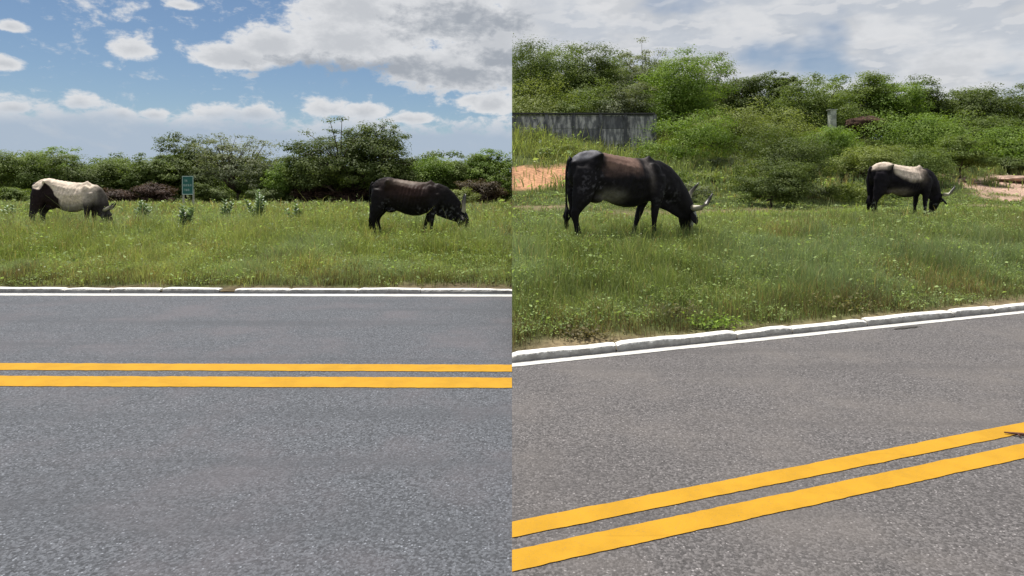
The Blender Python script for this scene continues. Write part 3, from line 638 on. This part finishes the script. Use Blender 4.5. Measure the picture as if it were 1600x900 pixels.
# ------------------------------------------------------------------ green road sign
SY = 36.0; sx = pxt(294.5, SY); sz = float(zL(sx, SY))
sg = empty('road_sign', (sx, SY, sz), R(-14)); tag(sg, 'small green road sign with white lettering on two pale posts', 'sign')
M_sg = plain('sign_green', (.012, .12, .10), .45, .15, 3, .5, .02); M_sw = plain('sign_white', (.55, .66, .62), .5, .1, 3, .5, .02); M_post = plain('pale_post', (.42, .40, .34), .8, .25, 6)
T_ = CAM_H-(275-290)/1000*SY-sz; B_ = CAM_H-(304-290)/1000*SY-sz
for k in (-.33, .33):
    v, f = box(k-.04, k+.04, -.035, .035, -.3, B_+.9 if k < 0 else B_+.3); mesh_obj('post', v, f, M_post, sg)
v, f = box(-.37, .37, -.062, -.04, B_, T_); pan = mesh_obj('sign_panel', v, f, M_sg, sg)
v, f = joinm([box(-.37, .37, -.066, -.0625, T_-.035, T_), box(-.37, .37, -.066, -.0625, B_, B_+.035), box(-.37, -.335, -.066, -.0625, B_+.036, T_-.036), box(.335, .37, -.066, -.0625, B_+.036, T_-.036)])
mesh_obj('sign_border', v, f, M_sw, pan)
hh = T_-B_
for row, (a, b2) in enumerate([(-.20, .02), (-.28, .31), (-.22, .12)]):
    zc = T_-hh*(.25+.25*row); L = []; q = a; i = 0
    while q < b2-.03:                                   # worn letters, each a few upright and level strokes
        wd = .045+.02*((i*5+row) % 3)/2; t = .012
        L.append(box(q, q+t, -.067, -.0625, zc-.06, zc+.06))
        if (i+row) % 2: L.append(box(q+wd-t, q+wd, -.067, -.0625, zc-.06, zc+.06))
        L.append(box(q+t+.001, q+wd-t-.001, -.067, -.0625, zc+.045-.045*(i % 3), zc+.058-.045*(i % 3))); q += wd+.018; i += 1
    v, f = joinm(L); mesh_obj('lettering', v, f, M_sw, pan)

# ------------------------------------------------------------------ milkweeds
def milkweed(x, ytop, ybase, w, label, seed, nst=5):
    Y = (CAM_H-.28)/((ybase-290)/1000); X = pxt(x, Y); z = float(zL(X, Y)); h = CAM_H-(ytop-290)/1000*Y-z
    r = np.random.default_rng(seed); e = empty('milkweed', (X, Y, z)); tag(e, label, 'plant', 'milkweeds on the left verge')
    st = []; P = []; N = []
    for i in range(nst):
        a = r.random()*6.28; sp = w*.42*(r.random()**.6) if i else .03; hh = h*(1 if i == 0 else r.uniform(.55, .9)); tip = Vector((math.cos(a)*sp, math.sin(a)*sp, hh))
        st.append(tube([(0, 0, -.05), tuple(tip*.5+Vector((0, 0, -.02))), tuple(tip)], [.014, .010, .005], 5))
        nl = max(5, int(hh/.055))
        for k in range(nl):
            t = .2+.8*k/(nl-1); q = tip*t; az_ = k*1.57+r.normal(0, .25)
            for s_ in (0, math.pi):
                d = Vector((math.cos(az_+s_), math.sin(az_+s_), .75+.6*t)).normalized(); P.append(q); N.append((d, .20*(1.15-.5*t)*r.uniform(.8, 1.2)))
    v, f = joinm(st); mesh_obj('stem', v, f, plain_stem, e, smooth=True)
    V = []; F = []; C = []
    for q, (d, L) in zip(P, N):
        sd_ = d.cross(Vector((0, 0, 1))).normalized(); up = sd_.cross(d).normalized(); b0 = len(V); c = np.array((.24, .33, .17))*r.uniform(.5, 1.3)
        for t, wd in ((0, .02), (.25, .24), (.6, .28), (.88, .16)):
            for s_ in (-1, 0, 1): V.append(tuple(q+d*L*t+sd_*s_*wd*L+up*(abs(s_)*.08*L-.25*L*t*t)))
        V.append(tuple(q+d*L-up*.25*L))
        for k in range(3):
            for j in range(2): F.append((b0+k*3+j, b0+k*3+j+1, b0+k*3+j+4, b0+k*3+j+3))
        F += [(b0+9, b0+10, b0+12), (b0+10, b0+11, b0+12)]; C += [c]*13
    mesh_obj('foliage', V, F, M_milk, e, col=np.array(C))
plain_stem = plain('stem', (.16, .19, .09), .8); M_milk = leafy('milkweed_leaf', .2, 1.0, .45, .5)
for i, a in enumerate([(222, 316, 352, .85, 'bushy pale-leaved milkweed just right of the pale cow', 9), (286, 323, 368, .75, 'milkweed below the road sign, nearest of the row to the road', 5),
                       (352, 314, 350, .55, 'slender milkweed between the road sign and the tallest milkweed', 3), (403, 299, 352, .9, 'tallest milkweed, with shiny leaves, right of the road sign', 7),
                       (464, 320, 356, .75, 'milkweed halfway between the tallest one and the black cow', 4), (72, 321, 342, .6, 'small milkweed hidden behind the pale cow', 3), (18, 322, 345, .7, 'small milkweed at the left edge of the picture', 4)]):
    milkweed(*a[:5], 300+i, a[5])

# weeds at the right kerb
def weed(x, y, label, n, rad, col, seed):
    X = (x-800)/1000; Y = None
    for Yt in np.arange(5.5, 12, .02):
        if 290+1000*(CAM_H-float(zR(X*Yt, Yt)))/Yt < y: Y = Yt; break
    r = np.random.default_rng(seed); P = r.normal(0, 1, (n, 3))*np.array((rad, rad*.5, rad*.28)); P[:, 2] = np.abs(P[:, 2])+.02
    C = np.array(col)*(.6+.8*r.random(n))[:, None]; v, f, cc = leaves_mesh(P, .035, C, 0, up=1, ratio=.6, r=r)
    e = empty('roadside_weed', (X*Y, Y, float(zR(X*Y, Y)))); mesh_obj('foliage', v, f, M_leaf, e, col=cc); tag(e, label, 'weed')
weed(1112, 512, 'bright green creeping weed by the right kerb', 420, .16, (.13, .19, .03), 1)
weed(912, 528, 'brownish wilted weed clump near the seam end of the right kerb', 350, .14, (.10, .085, .04), 2)
weed(1060, 495, 'dark brown wilted weed on the right bank above the kerb', 420, .18, (.09, .085, .035), 3)
weed(1300, 482, 'brown and green weed clump by the far part of the right kerb', 500, .22, (.11, .10, .04), 4)

# fallen twig on the yellow line and a shallow worn patch of road
Y1 = CAM_H/((682-290)/1000); tp = [(.775*Y1, Y1+.03, .014), (.79*Y1, Y1, .016), (.812*Y1, Y1-.02, .013), (.835*Y1, Y1-.015, .012)]
v, f = tube(tp, [.004, .009, .012, .006], 7); v2, f2 = tube([tp[1], (.788*Y1, Y1-.035, .012)], [.006, .003], 5); v, f = joinm([(v, f), (v2, f2)])
tag(mesh_obj('twig', v, f, plain('dry_wood', (.11, .05, .035), .9), smooth=True), 'short brown dry twig lying on the right yellow lines', 'twig')
def patch(x, y, rx, ry, mat, parent, seed):
    Y = CAM_H/((y-290)/1000); r = np.random.default_rng(seed); V = [((x-800)/1000*Y, Y, .0075)]; n = 26
    for i in range(n):
        a = 2*math.pi*i/n; q = .6+.6*r.random(); V.append(((x-800)/1000*Y+math.cos(a)*rx*q, Y+TR*math.cos(a)*rx*q+math.sin(a)*ry*q, .0075))
    mesh_obj('worn_patch', V, [(0, i+1, (i+1) % n+1) for i in range(n)], mat, parent)
patch(1418, 512.5, .19, .035, plain('worn_tar', (.055, .05, .045), .9), roadR, 3)

# ------------------------------------------------------------------ cattle
def loft(st, seg=20, pw=2.2, ridge=0.0):
    """st: (x, y, z, half width across, half thickness in the side plane). Rings stand square to the path."""
    V = []; n = len(st)
    for i, (x, y, z, wy, wt) in enumerate(st):
        a = st[max(i-1, 0)]; b_ = st[min(i+1, n-1)]; t = Vector((b_[0]-a[0], 0, b_[2]-a[2])).normalized(); nn = Vector((-t.z, 0, t.x))
        for k in range(seg):
            q = 2*math.pi*k/seg; c, s_ = math.cos(q), math.sin(q); cc = math.copysign(abs(c)**(2/pw), c); s2 = math.copysign(abs(s_)**(2/pw), s_)
            w = wy*(1-ridge*max(0, s_)**1.5); V.append((x+nn.x*s2*wt, y+cc*w, z+nn.z*s2*wt))
    F = [(i*seg+k, i*seg+(k+1) % seg, (i+1)*seg+(k+1) % seg, (i+1)*seg+k) for i in range(n-1) for k in range(seg)]
    F += [tuple(reversed(range(seg))), tuple((n-1)*seg+k for k in range(seg))]
    return V, F
def ell(c, r, seg=12):
    V = []; F = []
    for i in range(1, seg):
        for k in range(seg): a = math.pi*i/seg; q = 2*math.pi*k/seg; V.append((c[0]+r[0]*math.sin(a)*math.cos(q), c[1]+r[1]*math.sin(a)*math.sin(q), c[2]+r[2]*math.cos(a)))
    t = len(V); V += [(c[0], c[1], c[2]+r[2]), (c[0], c[1], c[2]-r[2])]
    for i in range(seg-2):
        for k in range(seg): F.append((i*seg+k, (i+1)*seg+k, (i+1)*seg+(k+1) % seg, i*seg+(k+1) % seg))
    for k in range(seg): F.append((t, k, (k+1) % seg)); F.append((t+1, (seg-2)*seg+(k+1) % seg, (seg-2)*seg+k))
    return V, F
def hide_mat(name, rough):
    m, T, b, o = mat_new(name); tc = T.n('ShaderNodeTexCoord').outputs['Object']
    a = T.n('ShaderNodeAttribute', attribute_name='tint').outputs['Color']; n = T.noise(tc, 14, 5, .65); n2 = T.noise(tc, 90, 3, .6)
    T.L(T.mix(1.0, a, T.mix(T.ss(n, .3, .7), (.72, .70, .70), (1.25, 1.25, 1.25)), 'MULTIPLY'), b.inputs['Base Color'])
    b.inputs['Roughness'].default_value = rough; b.inputs['Specular IOR Level'].default_value = .08; bump(T, b, n2, .25, .008)
    return m
M_hide = hide_mat('cow_hide', .5); M_hide2 = hide_mat('pale_cow_hide', .6)
def horn_mat():
    m, T, b, o = mat_new('horn'); a = T.n('ShaderNodeAttribute', attribute_name='tint').outputs['Color']; T.L(a, b.inputs['Base Color']); b.inputs['Roughness'].default_value = .4
    return m
M_horn = horn_mat(); M_dark = plain('hoof', (.03, .027, .025), .5); M_eye = plain('eye', (.01, .008, .006), .1, .1, 3, .6, 0)
def cow(name, x, Y, label, s, rz, side_fn, coat, mat, head_yaw=0, head_roll=0, hs=1.0, neck_side=0, legs=(0, 0, 0, 0), poll=(2.02, .66), hd=(.16, -1), horn='fwd', lengthen=1.0, seed=1, muzz=.52):
    z = float(side_fn(pxt(x, Y), Y)); e = empty(name, (pxt(x, Y), Y, z), rz, s); tag(e, label, 'cow', 'cattle grazing by the road')
    P = []
    # torso: rings with a spine, the shelf of the hips and ribs, the flank and the belly
    top = [(-.03, 1.22, 1.02, .05, .04, .07), (.0, 1.30, .93, .085, .06, .12), (.07, 1.375, .86, .12, .09, .165), (.18, 1.43, .81, .12, .115, .20), (.29, 1.45, .77, .165, .11, .21),
           (.375, 1.455, .72, .285, .070, .205), (.425, 1.45, .70, .290, .070, .200), (.49, 1.43, .675, .14, .08, .180), (.60, 1.425, .65, .115, .065, .205), (.75, 1.41, .585, .14, .07, .255),
           (.92, 1.40, .545, .165, .085, .285), (1.10, 1.395, .55, .16, .09, .27), (1.25, 1.405, .61, .12, .09, .235), (1.37, 1.462, .64, .065, .10, .205), (1.46, 1.39, .67, .075, .10, .185), (1.56, 1.345, .69, .06, .10, .16), (1.65, 1.25, .76, .05, .08, .12)]
    top = [(x_, t_-.075*min(1, max(0, (x_-.42)/.9)), b_, sw, sdp, hw) for (x_, t_, b_, sw, sdp, hw) in top]
    V = []; m_ = 16
    for (x_, t_, b_, sw, sdp, hw) in top:
        H_ = t_-b_; half = [(0, t_), (sw*.45, t_-sdp*.22), (sw, t_-sdp), ((sw+hw)*.5+.012, t_-sdp-.10*H_), (hw, t_-H_*.42), (hw*.97, t_-H_*.62), (hw*.78, t_-H_*.82), (hw*.42, t_-H_*.965), (0, b_)]
        ring = half+[(-p_, q_) for p_, q_ in reversed(half[1:-1])]
        V += [(x_, p_, q_) for p_, q_ in ring]
    F = [(i*m_+k, i*m_+(k+1) % m_, (i+1)*m_+(k+1) % m_, (i+1)*m_+k) for i in range(len(top)-1) for k in range(m_)]+[tuple(reversed(range(m_))), tuple((len(top)-1)*m_+k for k in range(m_))]
    P.append((V, F))
    for sg_ in (-1, 1):
        P.append(ell((.02, sg_*.075, 1.235), (.05, .045, .05)))
        P.append(ell((1.38, sg_*.125, 1.02), (.15, .075, .25))); P.append(ell((1.50, sg_*.105, .92), (.10, .07, .14)))
    P.append(ell((.42, 0, .70), (.14, .12, .08)))               # udder / sheath swell
    def leg(pts, sg_, dx, flex=0):
        out = []
        for (a, b_, c, w, t) in pts:
            k = max(0, (.95-c)/.95); fat = 1.45 if c < .8 else 1.15; out.append((a+dx*k, sg_*b_, c, w*fat, t*fat))
        P.append(loft(out, 14, 2.1))
    rear = [(.22, .12, 1.16, .09, .17), (.19, .145, .98, .085, .19), (.155, .15, .82, .075, .155), (.12, .145, .68, .058, .11), (.07, .14, .56, .042, .066), (.035, .135, .46, .036, .050), (.05, .13, .38, .029, .036), (.075, .13, .26, .025, .029), (.095, .13, .14, .027, .030), (.105, .13, .08, .036, .038), (.125, .13, .05, .04, .05), (.135, .13, 0, .045, .06)]
    front = [(1.42, .13, 1.05, .07, .14), (1.45, .14, .86, .065, .115), (1.44, .135, .70, .052, .075), (1.42, .13, .56, .040, .048), (1.415, .13, .46, .038, .043), (1.41, .13, .40, .034, .037), (1.41, .13, .28, .024, .027), (1.415, .13, .14, .026, .028), (1.42, .13, .09, .034, .036), (1.44, .13, .05, .04, .048), (1.455, .13, 0, .044, .056)]
    leg(rear, -1, legs[0]); leg(rear, 1, legs[1]); leg(front, -1, legs[2]); leg(front, 1, legs[3])
    px_, pz_ = poll; ns = neck_side
    nk = []
    for t, w, th in ((-.16, .10, .20), (-.04, .14, .265), (.2, .135, .275), (.42, .115, .235), (.66, .095, .19), (.86, .085, .155), (1, .082, .13)):
        a0 = Vector((1.46, 1.06)); a1 = Vector((px_-.04, pz_-.06)); c0 = a0.lerp(a1, t)+Vector((.05, .05))*math.sin(t*math.pi)
        nk.append((c0.x, ns*t*t, c0.y, w, th))
    P.append(loft(nk, 20, 2.1, .25))
    P.append(loft([(1.50, 0, .80, .05, .20), (1.62, ns*.1, .70, .045, .19), (1.78, ns*.4, .62, .04, .17), (px_-.14, ns*.8, pz_-.08, .04, .13), (px_-.04, ns, pz_-.10, .04, .10)], 10))  # dewlap
    hdv = Vector((hd[0], 0, hd[1])).normalized(); fr = Vector((-hdv.z, 0, hdv.x)); lat = Vector((0, 1, 0)); rot = Matrix.Rotation(head_yaw, 3, 'Z') @ Matrix.Rotation(head_roll, 3, 'X'); org = Vector((px_, ns, pz_))
    def hp(l, f_, u): return org+rot @ (lat*l+fr*f_-hdv*u)*hs     # l sideways, f towards the face, u towards the poll
    seg = 18; V = []; hst = [(.05, .05, .05, -.02), (.03, .09, .085, -.03), (-.03, .105, .12, -.045), (-.11, .11, .135, -.05), (-.20, .098, .128, -.05), (-.30, .078, .105, -.04), (-.40, .066, .082, -.03), (-.47, .070, .072, -.03), (-.505, .062, .058, -.03), (-.525, .035, .035, -.03)]
    for (u, w, th, off) in hst:
        u = u*muzz/.52
        for k in range(seg):
            q = 2*math.pi*k/seg; V.append(tuple(hp(math.cos(q)*w, math.sin(q)*th+off, u)))
    F = [(i*seg+k, i*seg+(k+1) % seg, (i+1)*seg+(k+1) % seg, (i+1)*seg+k) for i in range(len(hst)-1) for k in range(seg)]+[tuple(reversed(range(seg))), tuple((len(hst)-1)*seg+k for k in range(seg))]
    P.append((V, F))
    for sg_ in (-1, 1):
        P.append(ell(tuple(hp(sg_*.085, .045, -.11)), (.03, .03, .035))); P.append(ell(tuple(hp(sg_*.06, -.02, .03)), (.045, .045, .04)))
    V, F = joinm(P); tmp = mesh_obj('body', V, F, mat)
    for m_, kw in (('REMESH', dict(mode='VOXEL', voxel_size=.0165)), ('SMOOTH', dict(factor=.5, iterations=6))):
        md = tmp.modifiers.new(m_, m_)
        for k, v in kw.items(): setattr(md, k, v)
    dg = bpy.context.evaluated_depsgraph_get(); me = bpy.data.meshes.new_from_object(tmp.evaluated_get(dg)); bpy.data.objects.remove(tmp)
    n = len(me.vertices); co = np.empty(n*3, np.float32); me.vertices.foreach_get('co', co); co = co.reshape(-1, 3)
    sy = np.sign(co[:, 1])*sst(np.abs(co[:, 1]), .03, .10); rb = sst(co[:, 0], .62, .74)*(1-sst(co[:, 0], 1.18, 1.3))*sst(co[:, 2], .70, .82)*(1-sst(co[:, 2], 1.18, 1.28))
    co[:, 1] += sy*(.0075*rb*np.sin((co[:, 0]-.28*co[:, 2])*2*math.pi/.088)+(vn(co[:, 0]+5+np.sign(co[:, 1]), co[:, 2], 5, 3)-.5)*.05*(co[:, 2] > .5)*(co[:, 0] < 1.9))
    co[:, 1] -= sy*.030*np.exp(-((co[:, 0]-.58)/.09)**2-((co[:, 2]-1.16)/.14)**2)     # hollow flank
    co[:, 1] -= sy*.022*np.exp(-((co[:, 0]-.20)/.07)**2-((co[:, 2]-1.24)/.07)**2)     # hollow below the pelvis
    co[:, 2] += .004*np.sin(co[:, 0]*2*math.pi/.11)*sst(co[:, 2], 1.30, 1.36)*(np.abs(co[:, 1]) < .05)
    me.vertices.foreach_set('co', co.ravel()); me.update()
    if lengthen != 1: pass
    hv = np.array(hp(0, 0, -.25)); q = np.array([rot.inverted() @ (Vector(c)-org) for c in co])/hs
    hu = q @ np.array(tuple(-hdv)); hf = q @ np.array(tuple(fr)); hl = q[:, 1]
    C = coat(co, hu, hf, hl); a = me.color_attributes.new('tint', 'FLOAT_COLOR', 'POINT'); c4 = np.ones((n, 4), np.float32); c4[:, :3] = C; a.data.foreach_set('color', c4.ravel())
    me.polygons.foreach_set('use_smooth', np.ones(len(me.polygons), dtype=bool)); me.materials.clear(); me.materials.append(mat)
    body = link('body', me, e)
    # tail
    r = np.random.default_rng(seed); tp = [(-.0, 0, 1.33), (-.045, 0, 1.27), (-.075, 0, 1.12), (-.08, .005, .92), (-.075, .01, .72), (-.07, .01, .55)]
    v, f = tube(tp, [.03, .026, .019, .015, .014, .02], 8); parts = [(v, f)]
    for k in range(26): parts.append(tube([(-.07+r.normal(0, .008), r.normal(0, .01), .60), (-.07+r.normal(0, .025), r.normal(0, .025), .42), (-.065+r.normal(0, .02), r.normal(0, .02), .26+r.normal(0, .03))], [.01, .012, .003], 4))
    v, f = joinm(parts); tc_ = coat(np.array([(.1, 0, .5)]), np.array([-9.]), np.array([0.]), np.array([0.]))[0]; mesh_obj('tail', v, f, mat, e, smooth=True, col=np.tile(tc_, (len(v), 1)))
    for sg_ in (-1, 1):
        if horn == 'fwd': hpth = [(.05, -.02, .03), (.11, .0, .05), (.17, .05, .08), (.195, .11, .15), (.19, .17, .23), (.175, .21, .30)]
        elif horn == 'up': hpth = [(.05, -.02, .03), (.10, .0, .06), (.145, .02, .13), (.155, .05, .23), (.14, .09, .33), (.125, .12, .40)]
        else: hpth = [(.05, -.02, .03), (.09, .02, .04), (.11, .08, .045), (.10, .16, .07), (.09, .23, .11), (.08, .27, .14)]
        pts = [tuple(hp(sg_*a_, b_, c_)) for a_, b_, c_ in hpth]; rd = [.052, .050, .044, .036, .024, .006]
        v, f = tube(pts, rd, 10); tv = np.array([0, .1, .3, .62, .9, 1])[np.arange(len(v))//10]
        cc = np.array((.42, .38, .28))*(1-sst(tv, .35, .75))[:, None]+np.array((.03, .027, .024))*sst(tv, .35, .75)[:, None]
        mesh_obj('horn', v, f, M_horn, e, smooth=True, col=cc)
        V = []; rows = [(0, .015, .02), (.25, .045, .01), (.55, .06, -.01), (.8, .045, -.03), (1, .006, -.05)]
        b0 = hp(sg_*.085, -.05, -.03); tipd = (rot @ (lat*sg_*.85+fr*.05+hdv*.30)).normalized(); sdv = (rot @ fr); nr = tipd.cross(sdv).normalized()
        for t, w, dr in rows:
            for q2 in (-1, -.4, .4, 1): V.append(tuple(b0+tipd*.19*t+sdv*w*q2+nr*(.012*(1-q2*q2))+Vector((0, 0, dr))))
            for q2 in (1, .4, -.4, -1): V.append(tuple(b0+tipd*.19*t+sdv*w*q2*.98+nr*(.012*(1-q2*q2)-.012)+Vector((0, 0, dr))))
        F = [(i*8+k, i*8+(k+1) % 8, (i+1)*8+(k+1) % 8, (i+1)*8+k) for i in range(4) for k in range(8)]+[(7, 6, 5, 4, 3, 2, 1, 0), tuple(32+k for k in range(8))]
        ec = coat(np.array([(9, 0, .5)]), np.array([0.]), np.array([-.1]), np.array([.1]))[0]
        mesh_obj('ear', V, F, mat, e, smooth=True, col=np.tile(ec, (len(V), 1)))
        v, f = ell(tuple(hp(sg_*.104, .052, -.115)), (.016, .016, .018), 8); mesh_obj('eye', v, f, M_eye, e, smooth=True)
    for (bx, dx, sg_) in ((.14, legs[0], -1), (.14, legs[1], 1), (1.455, legs[2], -1), (1.455, legs[3], 1)):
        st = [(bx+dx*.95, sg_*.13, .055, .044, .052), (bx+.012+dx, sg_*.13, .0, .052, .066)]
        v, f = loft(st, 12, 2.2); mesh_obj('hoof', v, f, M_dark, e, smooth=True)
    return e
def col3(m, a, b_): return np.array(a)*(1-m[:, None])+np.array(b_)*m[:, None]
def blend(c, m, b_): return c*(1-m[:, None])+np.array(b_)*m[:, None]
def inhead(hu, co): return (hu < .06) & (co[:, 0] > 1.7)
def coat_black_R(co, hu, hf, hl):
    x, y, z = co.T; n = vn(x*1.0+y, z+y*.7, 6, 4); c = np.tile((.0115, .0105, .012), (len(x), 1)).astype(float)
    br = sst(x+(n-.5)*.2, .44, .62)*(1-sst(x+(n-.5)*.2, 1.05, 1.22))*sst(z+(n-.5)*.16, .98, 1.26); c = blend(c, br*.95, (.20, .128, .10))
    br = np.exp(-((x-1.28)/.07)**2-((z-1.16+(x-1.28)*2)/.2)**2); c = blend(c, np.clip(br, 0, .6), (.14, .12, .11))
    bl = np.exp(-((x-.62)/.17)**2-((z-.72)/.10)**2); c = blend(c, np.clip(bl*1.4, 0, .9), (.17, .16, .13))
    sp = sst(vn(x*3+y, z*3, 9, 3), .60, .72)*np.exp(-((x-.3)/.26)**2-((z-.92)/.2)**2); c = blend(c, np.clip(sp*.8, 0, .7), (.12, .115, .13))
    sp = sst(vn(x*3+4, z*3+y, 9, 3), .58, .7)*np.exp(-((x-1.62)/.2)**2-((z-.72)/.14)**2); c = blend(c, np.clip(sp*.8, 0, .7), (.14, .14, .15))
    ln = hauncline(x, [(-.2, 1.26), (.1, 1.27), (.26, 1.30), (.36, 1.37), (.42, 1.46), (.6, 1.5)]); rp = sst(z-ln+(n-.5)*.04, -.02, .05); c = blend(c, rp*.9, (.155, .155, .17))  # grey pelvis top: sunlit sheen painted into the hide colour
    h = inhead(hu, co); fm = sst(hf, -.06, .0)*sst(n, .32, .5)*h*(hu < -.02)*(hu > -.42); c = blend(c, np.clip(fm*.9, 0, 1), (.42, .43, .45))
    return c
def coat_black_L(co, hu, hf, hl):
    x, y, z = co.T; c = np.tile((.0105, .0095, .010), (len(x), 1)).astype(float)
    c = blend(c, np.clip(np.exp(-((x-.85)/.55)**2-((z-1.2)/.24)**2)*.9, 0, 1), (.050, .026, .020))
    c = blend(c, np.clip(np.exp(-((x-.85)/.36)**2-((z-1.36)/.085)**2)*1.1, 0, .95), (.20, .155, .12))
    sp = sst(vn(x*3+2, z*3+y, 8, 3), .58, .72); m = np.exp(-((z-.62)/.14)**2)*sst(x, .9, 1.3)+np.exp(-((x-.4)/.2)**2-((z-.75)/.15)**2); c = blend(c, np.clip(sp*m, 0, .7), (.13, .13, .14))
    return c
def hauncline(x, pts):
    return np.interp(x, [p[0] for p in pts], [p[1] for p in pts])
def coat_pale_L(co, hu, hf, hl):
    x, y, z = co.T; n = vn(x+y, z, 5, 4); c = np.tile((.76, .64, .51), (len(x), 1)).astype(float)
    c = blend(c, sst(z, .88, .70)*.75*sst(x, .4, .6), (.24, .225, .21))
    ln = hauncline(x, [(-.2, 1.16), (.05, 1.2), (.24, 1.16), (.36, 1.27), (.42, 1.34), (.50, 1.22), (.66, 1.0), (.8, .9), (.9, .80)])  # dark haunch of the coat; its peak paints in shade below the hip bone
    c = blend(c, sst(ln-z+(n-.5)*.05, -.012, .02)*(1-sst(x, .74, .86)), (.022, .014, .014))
    c = blend(c, sst(x, .03, -.03)*.5*(z > .6), (.12, .12, .14))
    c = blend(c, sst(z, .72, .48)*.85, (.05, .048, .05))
    c = blend(c, sst(x+(n-.5)*.2, 1.30, 1.6)*.8*sst(z, 1.3, .95), (.22, .20, .175)); c = blend(c, sst(x+(n-.5)*.1, 1.56, 1.72)*.9, (.075, .065, .058))
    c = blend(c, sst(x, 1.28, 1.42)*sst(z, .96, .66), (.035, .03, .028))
    c = blend(c, (inhead(hu, co)*1.)*.8, (.05, .045, .042))
    return c
def coat_pale_R(co, hu, hf, hl):
    x, y, z = co.T; n = vn(x+y, z, 6, 4); c = np.tile((.012, .010, .013), (len(x), 1)).astype(float)
    ln = hauncline(x, [(-.2, 1.25), (.1, 1.30), (.3, 1.30), (.36, 1.33), (.42, 1.40), (.5, 1.25), (.68, 1.07), (.9, .99), (1.15, .99), (1.3, 1.06), (1.4, 1.2)])  # lower edge of the cream back; the hip peak carries painted shade
    c = blend(c, sst(z-ln+(n-.5)*.12, -.10, .10)*(1-sst(x, 1.34, 1.46)), (.68, .57, .46))
    c = blend(c, np.clip(np.exp(-((x-1.32)/.12)**2-((z-1.15)/.2)**2), 0, .8), (.15, .12, .10))
    c = blend(c, np.clip(np.exp(-((x-.66)/.22)**2-((z-.68)/.085)**2)*1.5, 0, .9), (.20, .165, .145))
    sp = sst(vn(x*3, z*3+y, 8, 3), .6, .7)*(z < .45); c = blend(c, sp*.6, (.2, .2, .2))
    return c
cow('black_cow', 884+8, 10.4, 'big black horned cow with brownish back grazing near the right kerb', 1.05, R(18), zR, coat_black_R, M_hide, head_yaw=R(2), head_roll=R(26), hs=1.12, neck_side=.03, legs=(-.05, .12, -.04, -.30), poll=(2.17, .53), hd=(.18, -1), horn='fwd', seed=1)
cow('pale_backed_cow', 1361, 16.9, 'small cow with cream back and black sides grazing on the right', 1.04, R(8), zR, coat_pale_R, M_hide2, head_yaw=R(22), head_roll=R(18), hs=1.12, neck_side=.06, legs=(-.06, .10, .0, -.10), poll=(1.95, .60), hd=(.0, -1), horn='fwd', seed=2)
cow('black_cow', 583, 15.0, 'long black cow with upright horns grazing on the left verge', 1.0, R(-2), zL, coat_black_L, M_hide, head_yaw=R(12), neck_side=0, legs=(-.02, .05, -.03, -.30), hs=1.12, poll=(2.13, .60), hd=(.22, -1), horn='up', seed=3)
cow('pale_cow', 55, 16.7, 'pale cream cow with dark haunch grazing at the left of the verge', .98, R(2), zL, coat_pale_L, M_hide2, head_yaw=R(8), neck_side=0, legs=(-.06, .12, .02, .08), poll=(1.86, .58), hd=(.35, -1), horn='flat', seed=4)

# ------------------------------------------------------------------ distant hills on the left skyline
def ridge(y0, Y, hh, seed, x0, x1):
    X = np.linspace(x0, x1, 60); z = hh*(.25+.75*vn(X, X*0+seed, 6/abs(x1-x0), 3)); z *= np.sin(np.linspace(0, math.pi, 60))**.6; V = []; F = []
    for i in range(60): V += [(X[i], Y-80, 0), (X[i], Y, z[i]), (X[i], Y+120, 0)]
    for i in range(59): F += [(3*i, 3*i+3, 3*i+4, 3*i+1), (3*i+1, 3*i+4, 3*i+5, 3*i+2)]
    return mesh_obj('hill', V, F, plain('far_hill', (.12, .15, .12), .95, .2, .01), smooth=True)
tag(ridge(0, 1500, 92, 3, -1500, -8), kind='structure')
